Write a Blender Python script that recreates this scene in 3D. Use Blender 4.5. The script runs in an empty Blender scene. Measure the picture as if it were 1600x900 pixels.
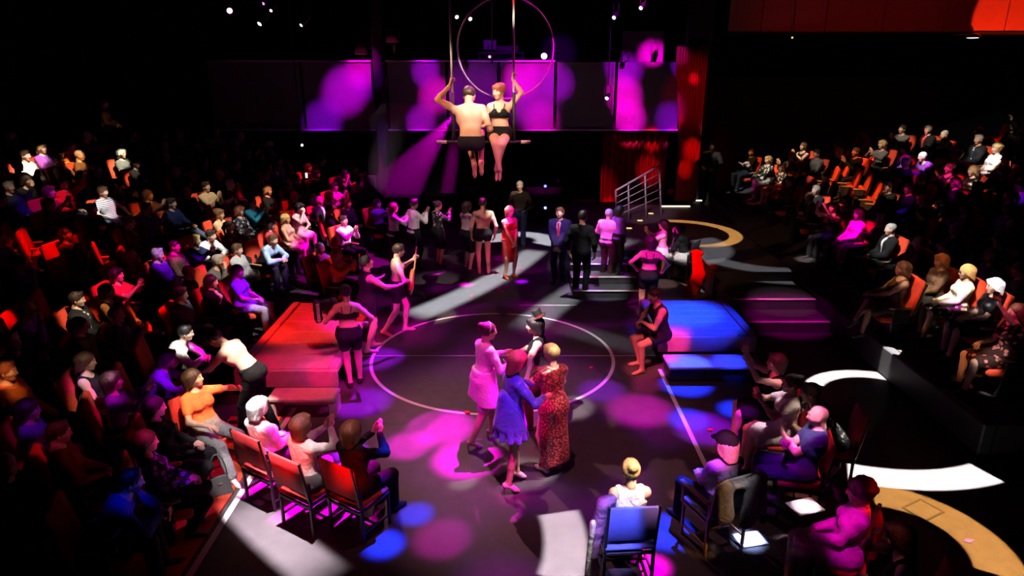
import bpy, math, random
import numpy as np
from mathutils import Vector, Matrix, Euler

random.seed(7)
np.random.seed(7)
scene = bpy.context.scene
COL = scene.collection
PI = math.pi

# ---------------------------------------------------------------- camera
CAM_H = 4.8
PITCH = math.radians(18.4)
FPX = 1067.0
cam_data = bpy.data.cameras.new('camera')
cam_data.sensor_width = 36.0
cam_data.lens = 36.0 * FPX / 1600.0
cam_data.clip_end = 200
cam = bpy.data.objects.new('camera', cam_data)
cam.location = (0, 0, CAM_H)
cam.rotation_euler = (PI / 2 - PITCH, 0, 0)
COL.objects.link(cam)
scene.camera = cam


def ray(u, v):
    f = np.array([0, math.cos(PITCH), -math.sin(PITCH)])
    up = np.array([0, math.sin(PITCH), math.cos(PITCH)])
    return f + (u - 800) / FPX * np.array([1.0, 0, 0]) - (v - 450) / FPX * up


def at_z(u, v, z=0.0):
    d = ray(u, v)
    t = (z - CAM_H) / d[2]
    return np.array([0, 0, CAM_H]) + d * t


def at_y(u, v, y):
    d = ray(u, v)
    return np.array([0, 0, CAM_H]) + d * (y / d[1])


# ---------------------------------------------------------------- view, world
scene.view_settings.view_transform = 'Standard'
scene.view_settings.look = 'None'
scene.view_settings.exposure = 0.0
scene.view_settings.gamma = 1.0
scene.view_settings.use_curve_mapping = False
world = bpy.data.worlds.new('dark_hall')
scene.world = world
world.use_nodes = True
world.node_tree.nodes['Background'].inputs[0].default_value = (0.02, 0.012, 0.03, 1)
world.node_tree.nodes['Background'].inputs[1].default_value = 0.02
# ================================================================ stage lamps
def aim(o, target):
    d = Vector(target) - o.location
    o.rotation_euler = d.to_track_quat('-Z', 'Y').to_euler()


def _math(N, L, op, a, b=None, c=None):
    n = N.new('ShaderNodeMath'); n.operation = op
    for i, x in enumerate((a, b, c)):
        if x is None:
            continue
        if hasattr(x, 'links'):
            L.new(x, n.inputs[i])
        else:
            n.inputs[i].default_value = x
    return n.outputs[0]


def spot(name, loc, target, r, col, E, blend=.35, soft=.04, gobo=None):
    """a profile spot aimed at target; r = beam radius there, E = brightness of a white surface there"""
    loc = Vector(loc); target = Vector(target)
    d = (target - loc).length
    l = bpy.data.lights.new(name, 'SPOT')
    l.energy = 39.5 * d * d * E
    l.color = col; l.spot_size = 2 * math.atan(r / d); l.spot_blend = blend; l.shadow_soft_size = soft
    o = bpy.data.objects.new(name, l); COL.objects.link(o)
    o.location = loc; aim(o, target)
    if gobo:
        l.use_nodes = True
        nt = l.node_tree; N = nt.nodes; L = nt.links
        em = [n for n in N if n.type == 'EMISSION'][0]
        tc = N.new('ShaderNodeTexCoord'); sp = N.new('ShaderNodeSeparateXYZ')
        L.new(tc.outputs['Normal'], sp.inputs[0])
        gx = _math(N, L, 'DIVIDE', sp.outputs[0], sp.outputs[2]); gy = _math(N, L, 'DIVIDE', sp.outputs[1], sp.outputs[2])
        gobo(N, L, em, gx, gy, d, col)
    return o


def dapple(scale, lo=.5, hi=.62, seed=0.0, edge=(.25, .05, 1.0), stretch=(1, 1), base=0.0):
    """a leafy break-up plate: soft blobs, bluer at their rims"""
    def g(N, L, em, gx, gy, d, col):
        cb = N.new('ShaderNodeCombineXYZ')
        L.new(_math(N, L, 'MULTIPLY', gx, stretch[0]), cb.inputs[0]); L.new(_math(N, L, 'MULTIPLY', gy, stretch[1]), cb.inputs[1])
        cb.inputs[2].default_value = seed
        nz = N.new('ShaderNodeTexNoise'); nz.inputs['Scale'].default_value = scale * d; nz.inputs['Detail'].default_value = .5
        L.new(cb.outputs[0], nz.inputs['Vector'])
        mr = N.new('ShaderNodeMapRange'); mr.interpolation_type = 'SMOOTHSTEP'
        mr.inputs['From Min'].default_value = lo; mr.inputs['From Max'].default_value = hi
        mr.inputs['To Min'].default_value = base
        L.new(nz.outputs['Fac'], mr.inputs['Value'])
        L.new(mr.outputs['Result'], em.inputs['Strength'])
        mx = N.new('ShaderNodeMix'); mx.data_type = 'RGBA'
        mx.inputs['A'].default_value = (*edge, 1); mx.inputs['B'].default_value = (1, 1, 1, 1)
        L.new(mr.outputs['Result'], mx.inputs['Factor']); L.new(mx.outputs['Result'], em.inputs['Color'])
    return g


def circle3(a, b, c):
    ax, ay = a[:2]; bx, by = b[:2]; cx, cy = c[:2]
    D = 2 * (ax * (by - cy) + bx * (cy - ay) + cx * (ay - by))
    ux = ((ax**2 + ay**2) * (by - cy) + (bx**2 + by**2) * (cy - ay) + (cx**2 + cy**2) * (ay - by)) / D
    uy = ((ax**2 + ay**2) * (cx - bx) + (bx**2 + by**2) * (ax - cx) + (cx**2 + cy**2) * (bx - ax)) / D
    return ux, uy, math.hypot(ax - ux, ay - uy)


def arc_lamp(name, pix, hw, col, E, z=0.0, H=8.0, soft=.01, feather=.02, taper=0.0):
    """a lamp straight above the floor with a curved slot plate: throws a bent band of light"""
    p = [at_z(u, v, z) for u, v in pix]
    cx, cy, R = circle3(*p)
    m = p[1]
    r = max(np.linalg.norm(p[0] - m), np.linalg.norm(p[2] - m)) + hw + .6
    av = [math.atan2(q[1] - cy, q[0] - cx) for q in p]
    mx_, my_ = math.cos(av[1]), math.sin(av[1])
    half = max(abs(math.atan2(math.sin(a - av[1]), math.cos(a - av[1]))) for a in (av[0], av[2]))
    # light sits above the middle of the band
    lx, ly = m[0], m[1]

    def g(N, L, em, gx, gy, d, c):
        # lamp looks straight down: plate coordinates are floor offsets divided by the throw
        X = _math(N, L, 'ADD', _math(N, L, 'MULTIPLY', gx, SGX * d), lx - cx)
        Y = _math(N, L, 'ADD', _math(N, L, 'MULTIPLY', gy, SGY * d), ly - cy)
        rr = _math(N, L, 'SQRT', _math(N, L, 'ADD', _math(N, L, 'MULTIPLY', X, X), _math(N, L, 'MULTIPLY', Y, Y)))
        off = _math(N, L, 'ABSOLUTE', _math(N, L, 'SUBTRACT', rr, R))
        def ss(v, a, b, t0, t1):
            n = N.new('ShaderNodeMapRange'); n.interpolation_type = 'SMOOTHSTEP'
            n.inputs['From Min'].default_value = a; n.inputs['From Max'].default_value = b
            n.inputs['To Min'].default_value = t0; n.inputs['To Max'].default_value = t1
            L.new(v, n.inputs['Value']); return n.outputs['Result']
        band = ss(off, hw - feather, hw + feather, 1, 0)
        ca = _math(N, L, 'DIVIDE', _math(N, L, 'ADD', _math(N, L, 'MULTIPLY', X, mx_), _math(N, L, 'MULTIPLY', Y, my_)), rr)
        ch = math.cos(min(half, PI))
        e2 = max(taper, .004) * 1.0
        sec = ss(ca, ch - e2 * .2, ch + e2, 0, 1)
        L.new(_math(N, L, 'MULTIPLY', band, sec), em.inputs['Strength'])
    l = spot(name, (lx, ly, z + H), (lx, ly, z), r, col, E, .05, soft, g)
    l.rotation_euler = (0, 0, 0)
    return l


SGX, SGY = -1.0, -1.0

# the raked seating floors rise away from the stage on both sides
def front_left(y):
    return float(np.interp(y, [8.4, 9.6, 17, 22], [3.8, 5.3, 4.0, 3.6]))
def ramp_left(x, y):
    return .31 * max(-x - front_left(y) - .3, 0) + .07 * max(y - 16, 0)
def ramp_right(x, y):
    return .45 + .31 * max(x - 7.0, 0) + .08 * max(y - 15.5, 0)


def at_ramp(u, v, side, hgt):
    lo, hi = 2.0, 40.0
    f = ramp_left if side == 'L' else ramp_right
    for _ in range(40):
        m = (lo + hi) / 2
        p = np.array([0, 0, CAM_H]) + ray(u, v) * m
        if p[2] > f(p[0], p[1]) + hgt: lo = m
        else: hi = m
    return p


# where heads (and the backs of empty seats) are seen in the stalls
HEADS = {'L': [(40, 243), (66, 232), (112, 240), (191, 240), (213, 255), (14, 292), (42, 282), (78, 300), (100, 292), (161, 300), (181, 298), (152, 265), (232, 305), (268, 312), (293, 300), (322, 292), (419, 298), (343, 335), (375, 330), (394, 322), (447, 342), (469, 325), (424, 352), (500, 313), (478, 318), (537, 345), (482, 262), (495, 267), (540, 272), (555, 264), (523, 292), (515, 318), (543, 318), (590, 318), (330, 368), (427, 375), (371, 390), (341, 408), (331, 440), (372, 430), (500, 388), (527, 392), (273, 385), (247, 392), (305, 388), (283, 460), (183, 430), (121, 468), (160, 455), (135, 565), (168, 578), (243, 636), (45, 640), (85, 670), (205, 752), (229, 690), (10, 580), (262, 566), (290, 520)], 'R': [(1174, 238), (1200, 250), (1222, 262), (1255, 229), (1276, 240), (1310, 238), (1337, 238), (1275, 297), (1302, 325), (1322, 325), (1341, 335), (1391, 358), (1410, 202), (1450, 203), (1475, 205), (1378, 226), (1413, 233), (1441, 245), (1529, 218), (1557, 232), (1585, 196), (1483, 263), (1492, 285), (1512, 267), (1388, 292), (1420, 295), (1594, 290), (1410, 420), (1470, 408), (1510, 425), (1553, 447), (1588, 488)]}
EMPTY = {'L': [(15, 385), (44, 372), (70, 380), (155, 385), (178, 402), (222, 408), (10, 490), (98, 478), (238, 497), (470, 268)],
         'R': [(1287, 277), (1303, 270), (1320, 280), (1338, 284), (1345, 250), (1357, 243), (1350, 300), (1362, 306), (1378, 298), (1306, 312), (1548, 212), (1560, 207), (1505, 292)]}


def hit(u, v, r, col, E, where='L', src=None, blend=.6, hgt=.85, soft=.05, name='profile_lamp'):
    """a narrow lamp on what is seen round pixel (u, v); r = radius in pixels; where = L or R stalls, ('z', height) or ('y', distance)"""
    if where in ('L', 'R'):
        bu, bv, bh = min([(a, b, 1.13) for a, b in HEADS[where]] + [(a, b, .72) for a, b in EMPTY[where]], key=lambda q: (q[0] - u) ** 2 + ((q[1] - v) * (1.0 if q[1] < v else 2.0)) ** 2)
        p = at_y(u, v, at_ramp(bu, bv, where, bh)[1])
    elif where[0] == 'z':
        p = at_z(u, v, where[1])
    else:
        p = at_y(u, v, where[1])
    zc = p[1] * math.cos(PITCH) - (p[2] - CAM_H) * math.sin(PITCH)
    if src is None:
        src = (min(p[0] + 5.0, 2), p[1] - 3.5, 9.4) if where == 'L' else (max(p[0] - 5.0, 0), p[1] - 3.5, 9.4) if where == 'R' else (p[0] * .3, p[1] - 4, 9.4)
    return spot(name, src, p, r / FPX * zc, col, E, blend, soft)


# where the people on the stage floor are seen, and how far away they stand
_y = lambda u, v, z=0.0: at_z(u, v, z)[1]
FLOORP = [(785, 500, _y(757, 690)), (765, 570, _y(757, 690)), (755, 640, _y(757, 690)), (797, 545, _y(797, 764)), (795, 610, _y(797, 764)), (797, 700, _y(797, 764)), (845, 515, _y(846, 668)), (850, 600, _y(846, 668)), (830, 570, _y(846, 668)),
          (866, 562, _y(862, 734)), (880, 640, _y(862, 734)), (862, 700, _y(862, 734)), (632, 400, _y(624, 520)), (628, 470, _y(624, 520)), (549, 450, _y(552, 606)), (552, 530, _y(552, 606)), (552, 580, _y(552, 606)), (565, 398, _y(578, 548)), (590, 430, _y(578, 548)), (577, 500, _y(578, 548)),
          (385, 545, 8.1), (322, 585, 7.6), (312, 615, 7.4), (340, 690, 7.2), (350, 640, 7.6), (1050, 480, 10.25), (1045, 520, 10.25), (1005, 560, 10.0), (1008, 390, 12.5), (1010, 440, 12.5), (945, 350, _y(946, 436, .15)), (948, 400, _y(946, 436, .15)), (1036, 355, 15.1), (1038, 430, 14.6), (1065, 370, 14.9), (1090, 410, 14.1),
          (790, 330, _y(796, 434)), (795, 390, _y(796, 434)), (756, 330, _y(756, 428)), (731, 350, _y(731, 424)), (686, 350, _y(686, 416)), (650, 350, _y(650, 420)), (805, 300, _y(812, 386)), (875, 340, _y(873, 442)), (872, 385, _y(873, 442)),
          (405, 640, 6.75), (440, 670, 6.5), (472, 670, 6.3), (551, 680, 6.2), (430, 615, 6.6), (595, 655, 6.6), (440, 710, 6.2), (545, 730, 5.95), (985, 740, 5.45), (970, 800, 5.2), (925, 830, 5.3), (1134, 700, 5.9), (1150, 770, 5.65), (1212, 566, 7.75), (1236, 590, 7.5), (1145, 620, 7.6), (1258, 620, 7.0), (1278, 655, 6.5), (1255, 700, 6.5), (1310, 690, 6.6), (1343, 775, 5.15), (1258, 792, 5.72), (1330, 830, 5.0), (1400, 840, 4.5), (1385, 765, 5.1)]


def on_floor(u, v):
    return min(FLOORP, key=lambda q: (q[0] - u) ** 2 + (q[1] - v) ** 2)[2]
# ---------------------------------------------------------------- the rig: what is lit and in which colour
MAG = (1.0, .0, .72); PINK = (1, .03, .4); RED = (1, .012, .006); BLUE = (.012, .03, 1.0); VIO = (.38, .0, 1.0); DPINK = (1, .05, .25)
WARM = (1, .8, .58); WHITE = (1, .95, .9); COLD = (.85, .93, 1.0); GOLD = (1, .5, .12); AMB = (1, .45, .12); PKW = (1, .72, .85); ORNG = (1, .4, .15)
arc_lamp('slot_lamp', [(1272, 600), (1322, 584), (1374, 587)], .13, WHITE, 20)
arc_lamp('slot_lamp', [(1352, 742), (1445, 750), (1542, 738)], .21, WHITE, 22)
arc_lamp('slot_lamp', [(1385, 775), (1490, 815), (1565, 900)], .23, GOLD, 11)
arc_lamp('slot_lamp', [(374, 782), (430, 838), (515, 905)], .22, (1, .84, .95), 11, feather=.08)
arc_lamp('slot_lamp', [(872, 800), (884, 850), (875, 905)], .22, (1, .84, .95), 11, feather=.05)
arc_lamp('slot_lamp', [(680, 480), (770, 437), (838, 390)], .3, COLD, 8, feather=.12)
arc_lamp('slot_lamp', [(775, 372), (820, 366), (846, 382)], .28, COLD, 9, feather=.1)
arc_lamp('slot_lamp', [(855, 485), (905, 450), (990, 405)], .3, COLD, 3, feather=.15)
arc_lamp('slot_lamp', [(880, 512), (935, 527), (1005, 545)], .28, COLD, 3, feather=.15)
arc_lamp('slot_lamp', [(1068, 346), (1146, 364), (1085, 386)], .16, GOLD, 8, z=.6)
arc_lamp('slot_lamp', [(1085, 408), (1120, 392), (1100, 375)], .35, COLD, 1.5, z=.6, feather=.1)
arc_lamp('slot_lamp', [(1115, 405), (1170, 418), (1232, 424)], .25, COLD, 1.4, z=.6, feather=.08)
hit(1230, 492, 70, MAG, .9, ('z', .2)); hit(1220, 465, 55, PKW, .25, ('z', .4)); hit(945, 450, 45, COLD, 1.2, ('z', .1)); hit(945, 405, 40, (.2, .4, 1), 1.5, ('z', .45))

# floor
spot('wash_lamp', (-.3, 6, 9.6), (-.3, 9.0, 0), 4.2, (1, .3, .42), .3, .7)
spot('break_up_lamp', (1.5, 3, 9.5), (-.6, 8.0, 0), 3.4, (.85, .0, 1), 1.1, .6, gobo=dapple(.7, .48, .68, 1.2))
spot('break_up_lamp', (0, 14, 9.5), (0, 13, 0), 3.5, MAG, .8, .5, gobo=dapple(.8, .52, .68, 3.3))
for u, v, r, c, E in ((690, 668, 55, MAG, 7), (728, 716, 55, MAG, 11), (640, 695, 42, MAG, 4.5), (470, 775, 62, MAG, 16), (540, 800, 45, MAG, 10), (420, 765, 35, MAG, 11), (546, 705, 26, VIO, 16),
                      (590, 560, 42, VIO, 3), (565, 628, 50, VIO, 4), (600, 850, 34, BLUE, 10), (650, 803, 30, BLUE, 6), (575, 825, 22, MAG, 4), (780, 800, 35, MAG, 3), (1000, 640, 55, MAG, 2.2), (1100, 668, 50, VIO, 3),
                      (1072, 600, 42, BLUE, 9), (1075, 655, 35, BLUE, 6), (1040, 830, 45, BLUE, 9), (1020, 885, 30, MAG, 7), (940, 610, 40, VIO, 1.6), (930, 452, 50, VIO, 1.2), (830, 650, 60, MAG, 1.0), (1150, 640, 30, BLUE, 7), (1170, 845, 24, (.4, .5, 1), 5), (690, 840, 50, MAG, 1.2), (680, 425, 14, MAG, 9), (730, 445, 12, MAG, 7), (815, 440, 10, VIO, 7)):
    hit(u, v, r * 1.1, c, E * 1.9, ('z', 0.0), src=(at_z(u, v)[0] + 1.5, at_z(u, v)[1] + 3.5, 9.4), name='floor_lamp_beam', blend=.8)
spot('wash_lamp', (-3.2, 15, 9.4), (.2, 8.3, 0), 2.7, (1, .4, .5), .6, .8, .03)
# platforms
spot('wash_lamp', (4.5, 5, 9.5), (3.2, 11.3, .5), .95, BLUE, 3.2, .5); hit(1075, 490, 60, (.02, .2, 1), 1.2, ('z', .5))
hit(1140, 566, 30, BLUE, 6, ('z', .25)); hit(1045, 566, 18, VIO, 4, ('z', .2))
spot('wash_lamp', (-6, 7, 9.5), (-3.5, 11.3, .4), 1.25, RED, 1.6, .6)
spot('wash_lamp', (-1, 6, 9.5), (-3.2, 9.2, .4), 1.0, (1, .0, .08), 1.0, .7)
hit(430, 520, 32, RED, 1.8, ('z', .45)); hit(505, 582, 26, (1, 0, .1), 2.0, ('z', .35)); hit(500, 500, 40, (1, 0, .1), .5, ('z', .45))
# gallery and curtains
for u, v, r, c, E in ((540, 143, 36, (.75, 0, 1), 2.2), (565, 112, 26, MAG, 2.0), (505, 188, 30, VIO, 1.4), (575, 130, 24, VIO, .7), (665, 112, 22, (.6, 0, 1), 1.6), (680, 150, 26, MAG, 2.4), (658, 190, 24, (.7, 0, 1), 1.6),
                      (740, 150, 50, (.6, 0, 1), .8), (830, 150, 45, (.7, 0, 1), 1.6), (815, 125, 30, MAG, 2.4), (845, 190, 30, MAG, 1.6), (872, 130, 26, (.6, 0, 1), 1.4), (975, 148, 28, MAG, 3.4), (983, 183, 26, MAG, 3.6), (1050, 190, 26, VIO, 1.4),
                      (975, 105, 30, (.6, 0, 1), 2.0), (1018, 78, 24, MAG, 4.5), (1065, 105, 16, VIO, 1.2), (850, 92, 28, MAG, 2.0), (785, 60, 40, VIO, .8), (582, 277, 16, MAG, 2.4), (600, 235, 30, VIO, .5), (868, 20, 26, VIO, 1.0), (566, 75, 12, DPINK, 1.0), (614, 56, 10, DPINK, .8)):
    hit(u, v, r * 1.15, c, E * 1.15, ('y', 22.0), src=((u - 800) * .004, 11, 9.2), blend=1, name='gallery_lamp')
for u, v, r, c, E in ((1015, 245, 22, (1, 0, .06), .7), (1020, 205, 12, (1, 0, .08), 1.2), (1055, 205, 14, (1, 0, .08), .8), (1083, 255, 18, RED, 1.1), (1070, 285, 14, RED, .9), (955, 300, 14, (1, 0, .05), 1.4), (1085, 160, 60, (1, 0, .05), .15), (1085, 140, 10, (1, 0, .1), 1.2), (935, 280, 40, (1, 0, .12), .35)):
    hit(u, v, r, c, E, ('y', 21.8), src=(2.5, 12, 8.8), blend=.8, name='curtain_lamp')
hit(1578, 46, 62, (1, .06, .015), 2.0, ('y', 20.5), src=(13.6, 17.6, 3.6), blend=.1)
hit(1350, 30, 240, (1, .02, .01), .05, ('y', 20.5), src=(8, 10, 8), blend=.9)
# the two on the trapeze
spot('follow_spot', (.8, 6.0, 9.4), (-.55, 10.8, 4.25), .42, (1, .84, .76), 2.6, .9)
spot('follow_spot', (-4.6, 7.5, 7.0), (-.7, 10.85, 4.2), .85, (1, .5, .2), 1.1, .6)
spot('follow_spot', (-2.0, 5.0, 8.5), (-.2, 10.7, 4.35), .42, (1, .8, .66), 1.5, .8)
spot('follow_spot', (3.5, 6.5, 7.0), (-.2, 10.7, 4.0), .6, (1, .5, .25), .6, .6)
spot('follow_spot', (3, 14.5, 9), (-.4, 10.85, 3.9), 1.0, (1, .05, .5), 1.6, .5)
spot('follow_spot', (1.0, 3.5, 7), (-.2, 10.7, 3.35), .5, (1, .12, .35), .6, .7)

hit(860, 95, 22, MAG, 3.5, ('y', 12.6), src=(1.5, 9, 9.4)); hit(830, 135, 18, PINK, 3, ('y', 12.6), src=(1.5, 9, 9.4)); hit(703, 90, 16, WHITE, .6, ('y', 10.85), src=(-2, 5, 9)); hit(755, 222, 70, WHITE, .25, ('y', 10.85), src=(-1, 5, 9))
spot('haze_beam_lamp', at_y(708, 180, 16), at_y(640, 270, 16), .46, (1, .0, .85), 20, .12)
hit(172, 195, 16, AMB, .12, ('y', at_ramp(172, 226, 'L', .55)[1]), src=(-4, 8, 9))
hit(1000, 295, 55, (1, .55, .85), .8, ('y', 18.5), src=(1, 11, 9))
# ---- left stalls
for u, v, r, c, E in ((40, 250, 17, WARM, 2.6), (66, 232, 12, WARM, 2.6), (60, 245, 10, RED, 1.0), (112, 248, 20, (1, .5, .2), 2.2), (191, 240, 14, (1, .92, .6), 2.6), (213, 256, 8, WARM, 1.6), (43, 285, 14, WARM, .5), (15, 292, 14, WARM, .2), (60, 315, 26, VIO, .5), (95, 300, 20, DPINK, .6),
                      (160, 312, 24, WHITE, 1.1), (185, 318, 12, DPINK, .5), (235, 308, 20, ORNG, .3), (280, 325, 26, COLD, .22), (322, 303, 24, WARM, .5), (345, 318, 10, PKW, .4), (419, 300, 14, WARM, .9), (445, 320, 18, WARM, .15),
                      (342, 345, 28, WARM, 1.1), (376, 345, 24, WHITE, .7), (396, 328, 16, COLD, .4), (446, 348, 26, WARM, 1.3), (470, 340, 24, PKW, 1.3), (425, 355, 12, PKW, 1.5), (500, 312, 15, MAG, 1.5), (518, 322, 16, PKW, .9), (480, 318, 14, PINK, .9), (540, 360, 30, PKW, 1.5), (538, 347, 12, PINK, 1),
                      (482, 262, 12, DPINK, .5), (496, 268, 10, DPINK, .4), (545, 275, 24, MAG, .7), (525, 296, 26, MAG, 1.1), (545, 320, 26, PINK, .6), (590, 325, 22, VIO, .6), (440, 300, 26, RED, .35), (387, 290, 14, DPINK, .3), (470, 300, 20, RED, .3),
                      (330, 375, 26, WHITE, 1.2), (428, 388, 32, WHITE, 1.2), (440, 412, 18, VIO, 1.2), (371, 395, 26, WHITE, 1.0), (343, 412, 26, WARM, .8), (315, 400, 16, MAG, 1.1), (330, 460, 26, PINK, .6), (345, 450, 14, COLD, .5), (385, 460, 28, VIO, 1.6), (400, 500, 16, WHITE, .9), (335, 512, 22, MAG, 1.2), (500, 392, 12, PKW, 1.2), (505, 402, 14, VIO, 1.4), (527, 400, 24, DPINK, 1.3), (585, 402, 14, RED, 1.4),
                      (273, 385, 14, MAG, 1.4), (248, 392, 14, WARM, .4), (256, 405, 18, VIO, .8), (285, 415, 18, PKW, .5), (305, 388, 14, VIO, 1.1), (283, 460, 14, PINK, 1.2), (290, 475, 14, WHITE, .25), (183, 432, 28, PINK, .9), (200, 445, 22, DPINK, .5), (160, 490, 16, AMB, .35), (121, 475, 24, WARM, 1.0), (140, 500, 18, WARM, .8), (210, 495, 10, AMB, .6),
                      (238, 497, 14, RED, 1.4), (70, 380, 40, RED, .8), (20, 385, 20, RED, .35), (165, 393, 24, RED, 1.1), (160, 425, 20, RED, .4), (222, 408, 10, RED, .6), (10, 490, 14, RED, .9), (98, 478, 8, RED, .9),
                      (150, 598, 30, WHITE, .5), (135, 560, 20, WARM, .25), (168, 582, 20, MAG, .7), (120, 590, 14, VIO, .7), (240, 638, 18, MAG, 1.6), (228, 685, 20, PINK, .7), (265, 690, 20, MAG, .9), (290, 745, 14, VIO, 1.0), (165, 655, 22, MAG, .45), (205, 770, 34, BLUE, .3), (45, 640, 26, VIO, .18), (85, 670, 20, DPINK, .2), (8, 580, 14, ORNG, .8), (30, 600, 14, AMB, .2), (55, 700, 16, DPINK, .15), (265, 575, 22, VIO, 1.4), (285, 545, 20, WHITE, 2.0), (310, 385, 10, VIO, .8)):
    hit(u, v, r * 1.15, c, E * 1.9, 'L')
# ---- right stalls
for u, v, r, c, E in ((1111, 219, 9, PKW, .7), (1112, 248, 7, AMB, 1.0), (1175, 240, 12, AMB, .5), (1202, 258, 24, WARM, 1.3), (1165, 282, 22, COLD, .6), (1143, 296, 9, WARM, .9), (1222, 265, 14, WARM, .7), (1180, 310, 16, DPINK, 1.0), (1222, 295, 12, RED, .7), (1256, 235, 18, WARM, .8), (1240, 245, 12, ORNG, .6), (1277, 243, 14, WARM, .4), (1268, 268, 10, PKW, .5), (1338, 240, 12, ORNG, .4),
                      (1305, 280, 28, ORNG, 1.1), (1335, 285, 22, ORNG, 1.1), (1362, 302, 26, ORNG, 1.2), (1350, 248, 16, ORNG, 1.1), (1306, 314, 12, ORNG, .9), (1345, 262, 12, RED, .4),
                      (1275, 312, 20, WHITE, 1.1), (1262, 345, 12, PKW, .7), (1262, 408, 16, WHITE, 1.1), (1298, 335, 12, DPINK, 1.1), (1330, 350, 30, MAG, 1.5), (1335, 375, 22, MAG, 1.1), (1388, 375, 28, WHITE, 1.1), (1362, 408, 12, WARM, 1.2), (1320, 412, 8, DPINK, 1.0), (1290, 375, 10, VIO, 1.0),
                      (1410, 205, 12, WARM, .6), (1450, 208, 14, WARM, .8), (1475, 207, 13, WARM, .8), (1380, 235, 20, WARM, .6), (1413, 236, 9, PINK, .5), (1414, 258, 9, WHITE, .9), (1441, 242, 11, WHITE, 1.4), (1443, 252, 10, MAG, .6), (1425, 265, 12, VIO, .6), (1529, 222, 16, WARM, .8), (1523, 243, 14, COLD, .7), (1557, 240, 20, WHITE, 1.6), (1540, 240, 12, PKW, .7), (1545, 212, 16, RED, .5), (1438, 190, 5, DPINK, .8), (1585, 196, 10, WARM, .2), (1500, 208, 6, AMB, .9),
                      (1483, 264, 14, PINK, 1.2), (1492, 285, 12, MAG, 1.1), (1512, 272, 16, WARM, .8), (1505, 290, 12, RED, 1.2), (1525, 300, 24, PKW, .25), (1390, 292, 9, WARM, .8), (1420, 295, 12, PINK, .5), (1408, 330, 8, VIO, .8), (1594, 290, 10, VIO, .5), (1460, 330, 12, AMB, .8), (1465, 315, 8, PKW, .8), (1515, 325, 10, AMB, .3),
                      (1412, 430, 30, AMB, .35), (1470, 408, 16, AMB, .45), (1500, 440, 34, WARM, 1.7), (1455, 480, 26, WARM, 1.5), (1440, 505, 20, WARM, .6), (1552, 440, 22, (1, .85, .9), 1.7), (1545, 475, 22, WHITE, .7), (1497, 495, 10, MAG, 1.4), (1580, 480, 18, WARM, .9), (1585, 530, 22, DPINK, .5), (1515, 555, 24, ORNG, .4), (1560, 585, 16, WHITE, .8), (1548, 630, 16, WHITE, 1.0), (1440, 550, 14, AMB, .3)):
    hit(u, v, r * 1.15, c, E * 1.8, 'R')
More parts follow.
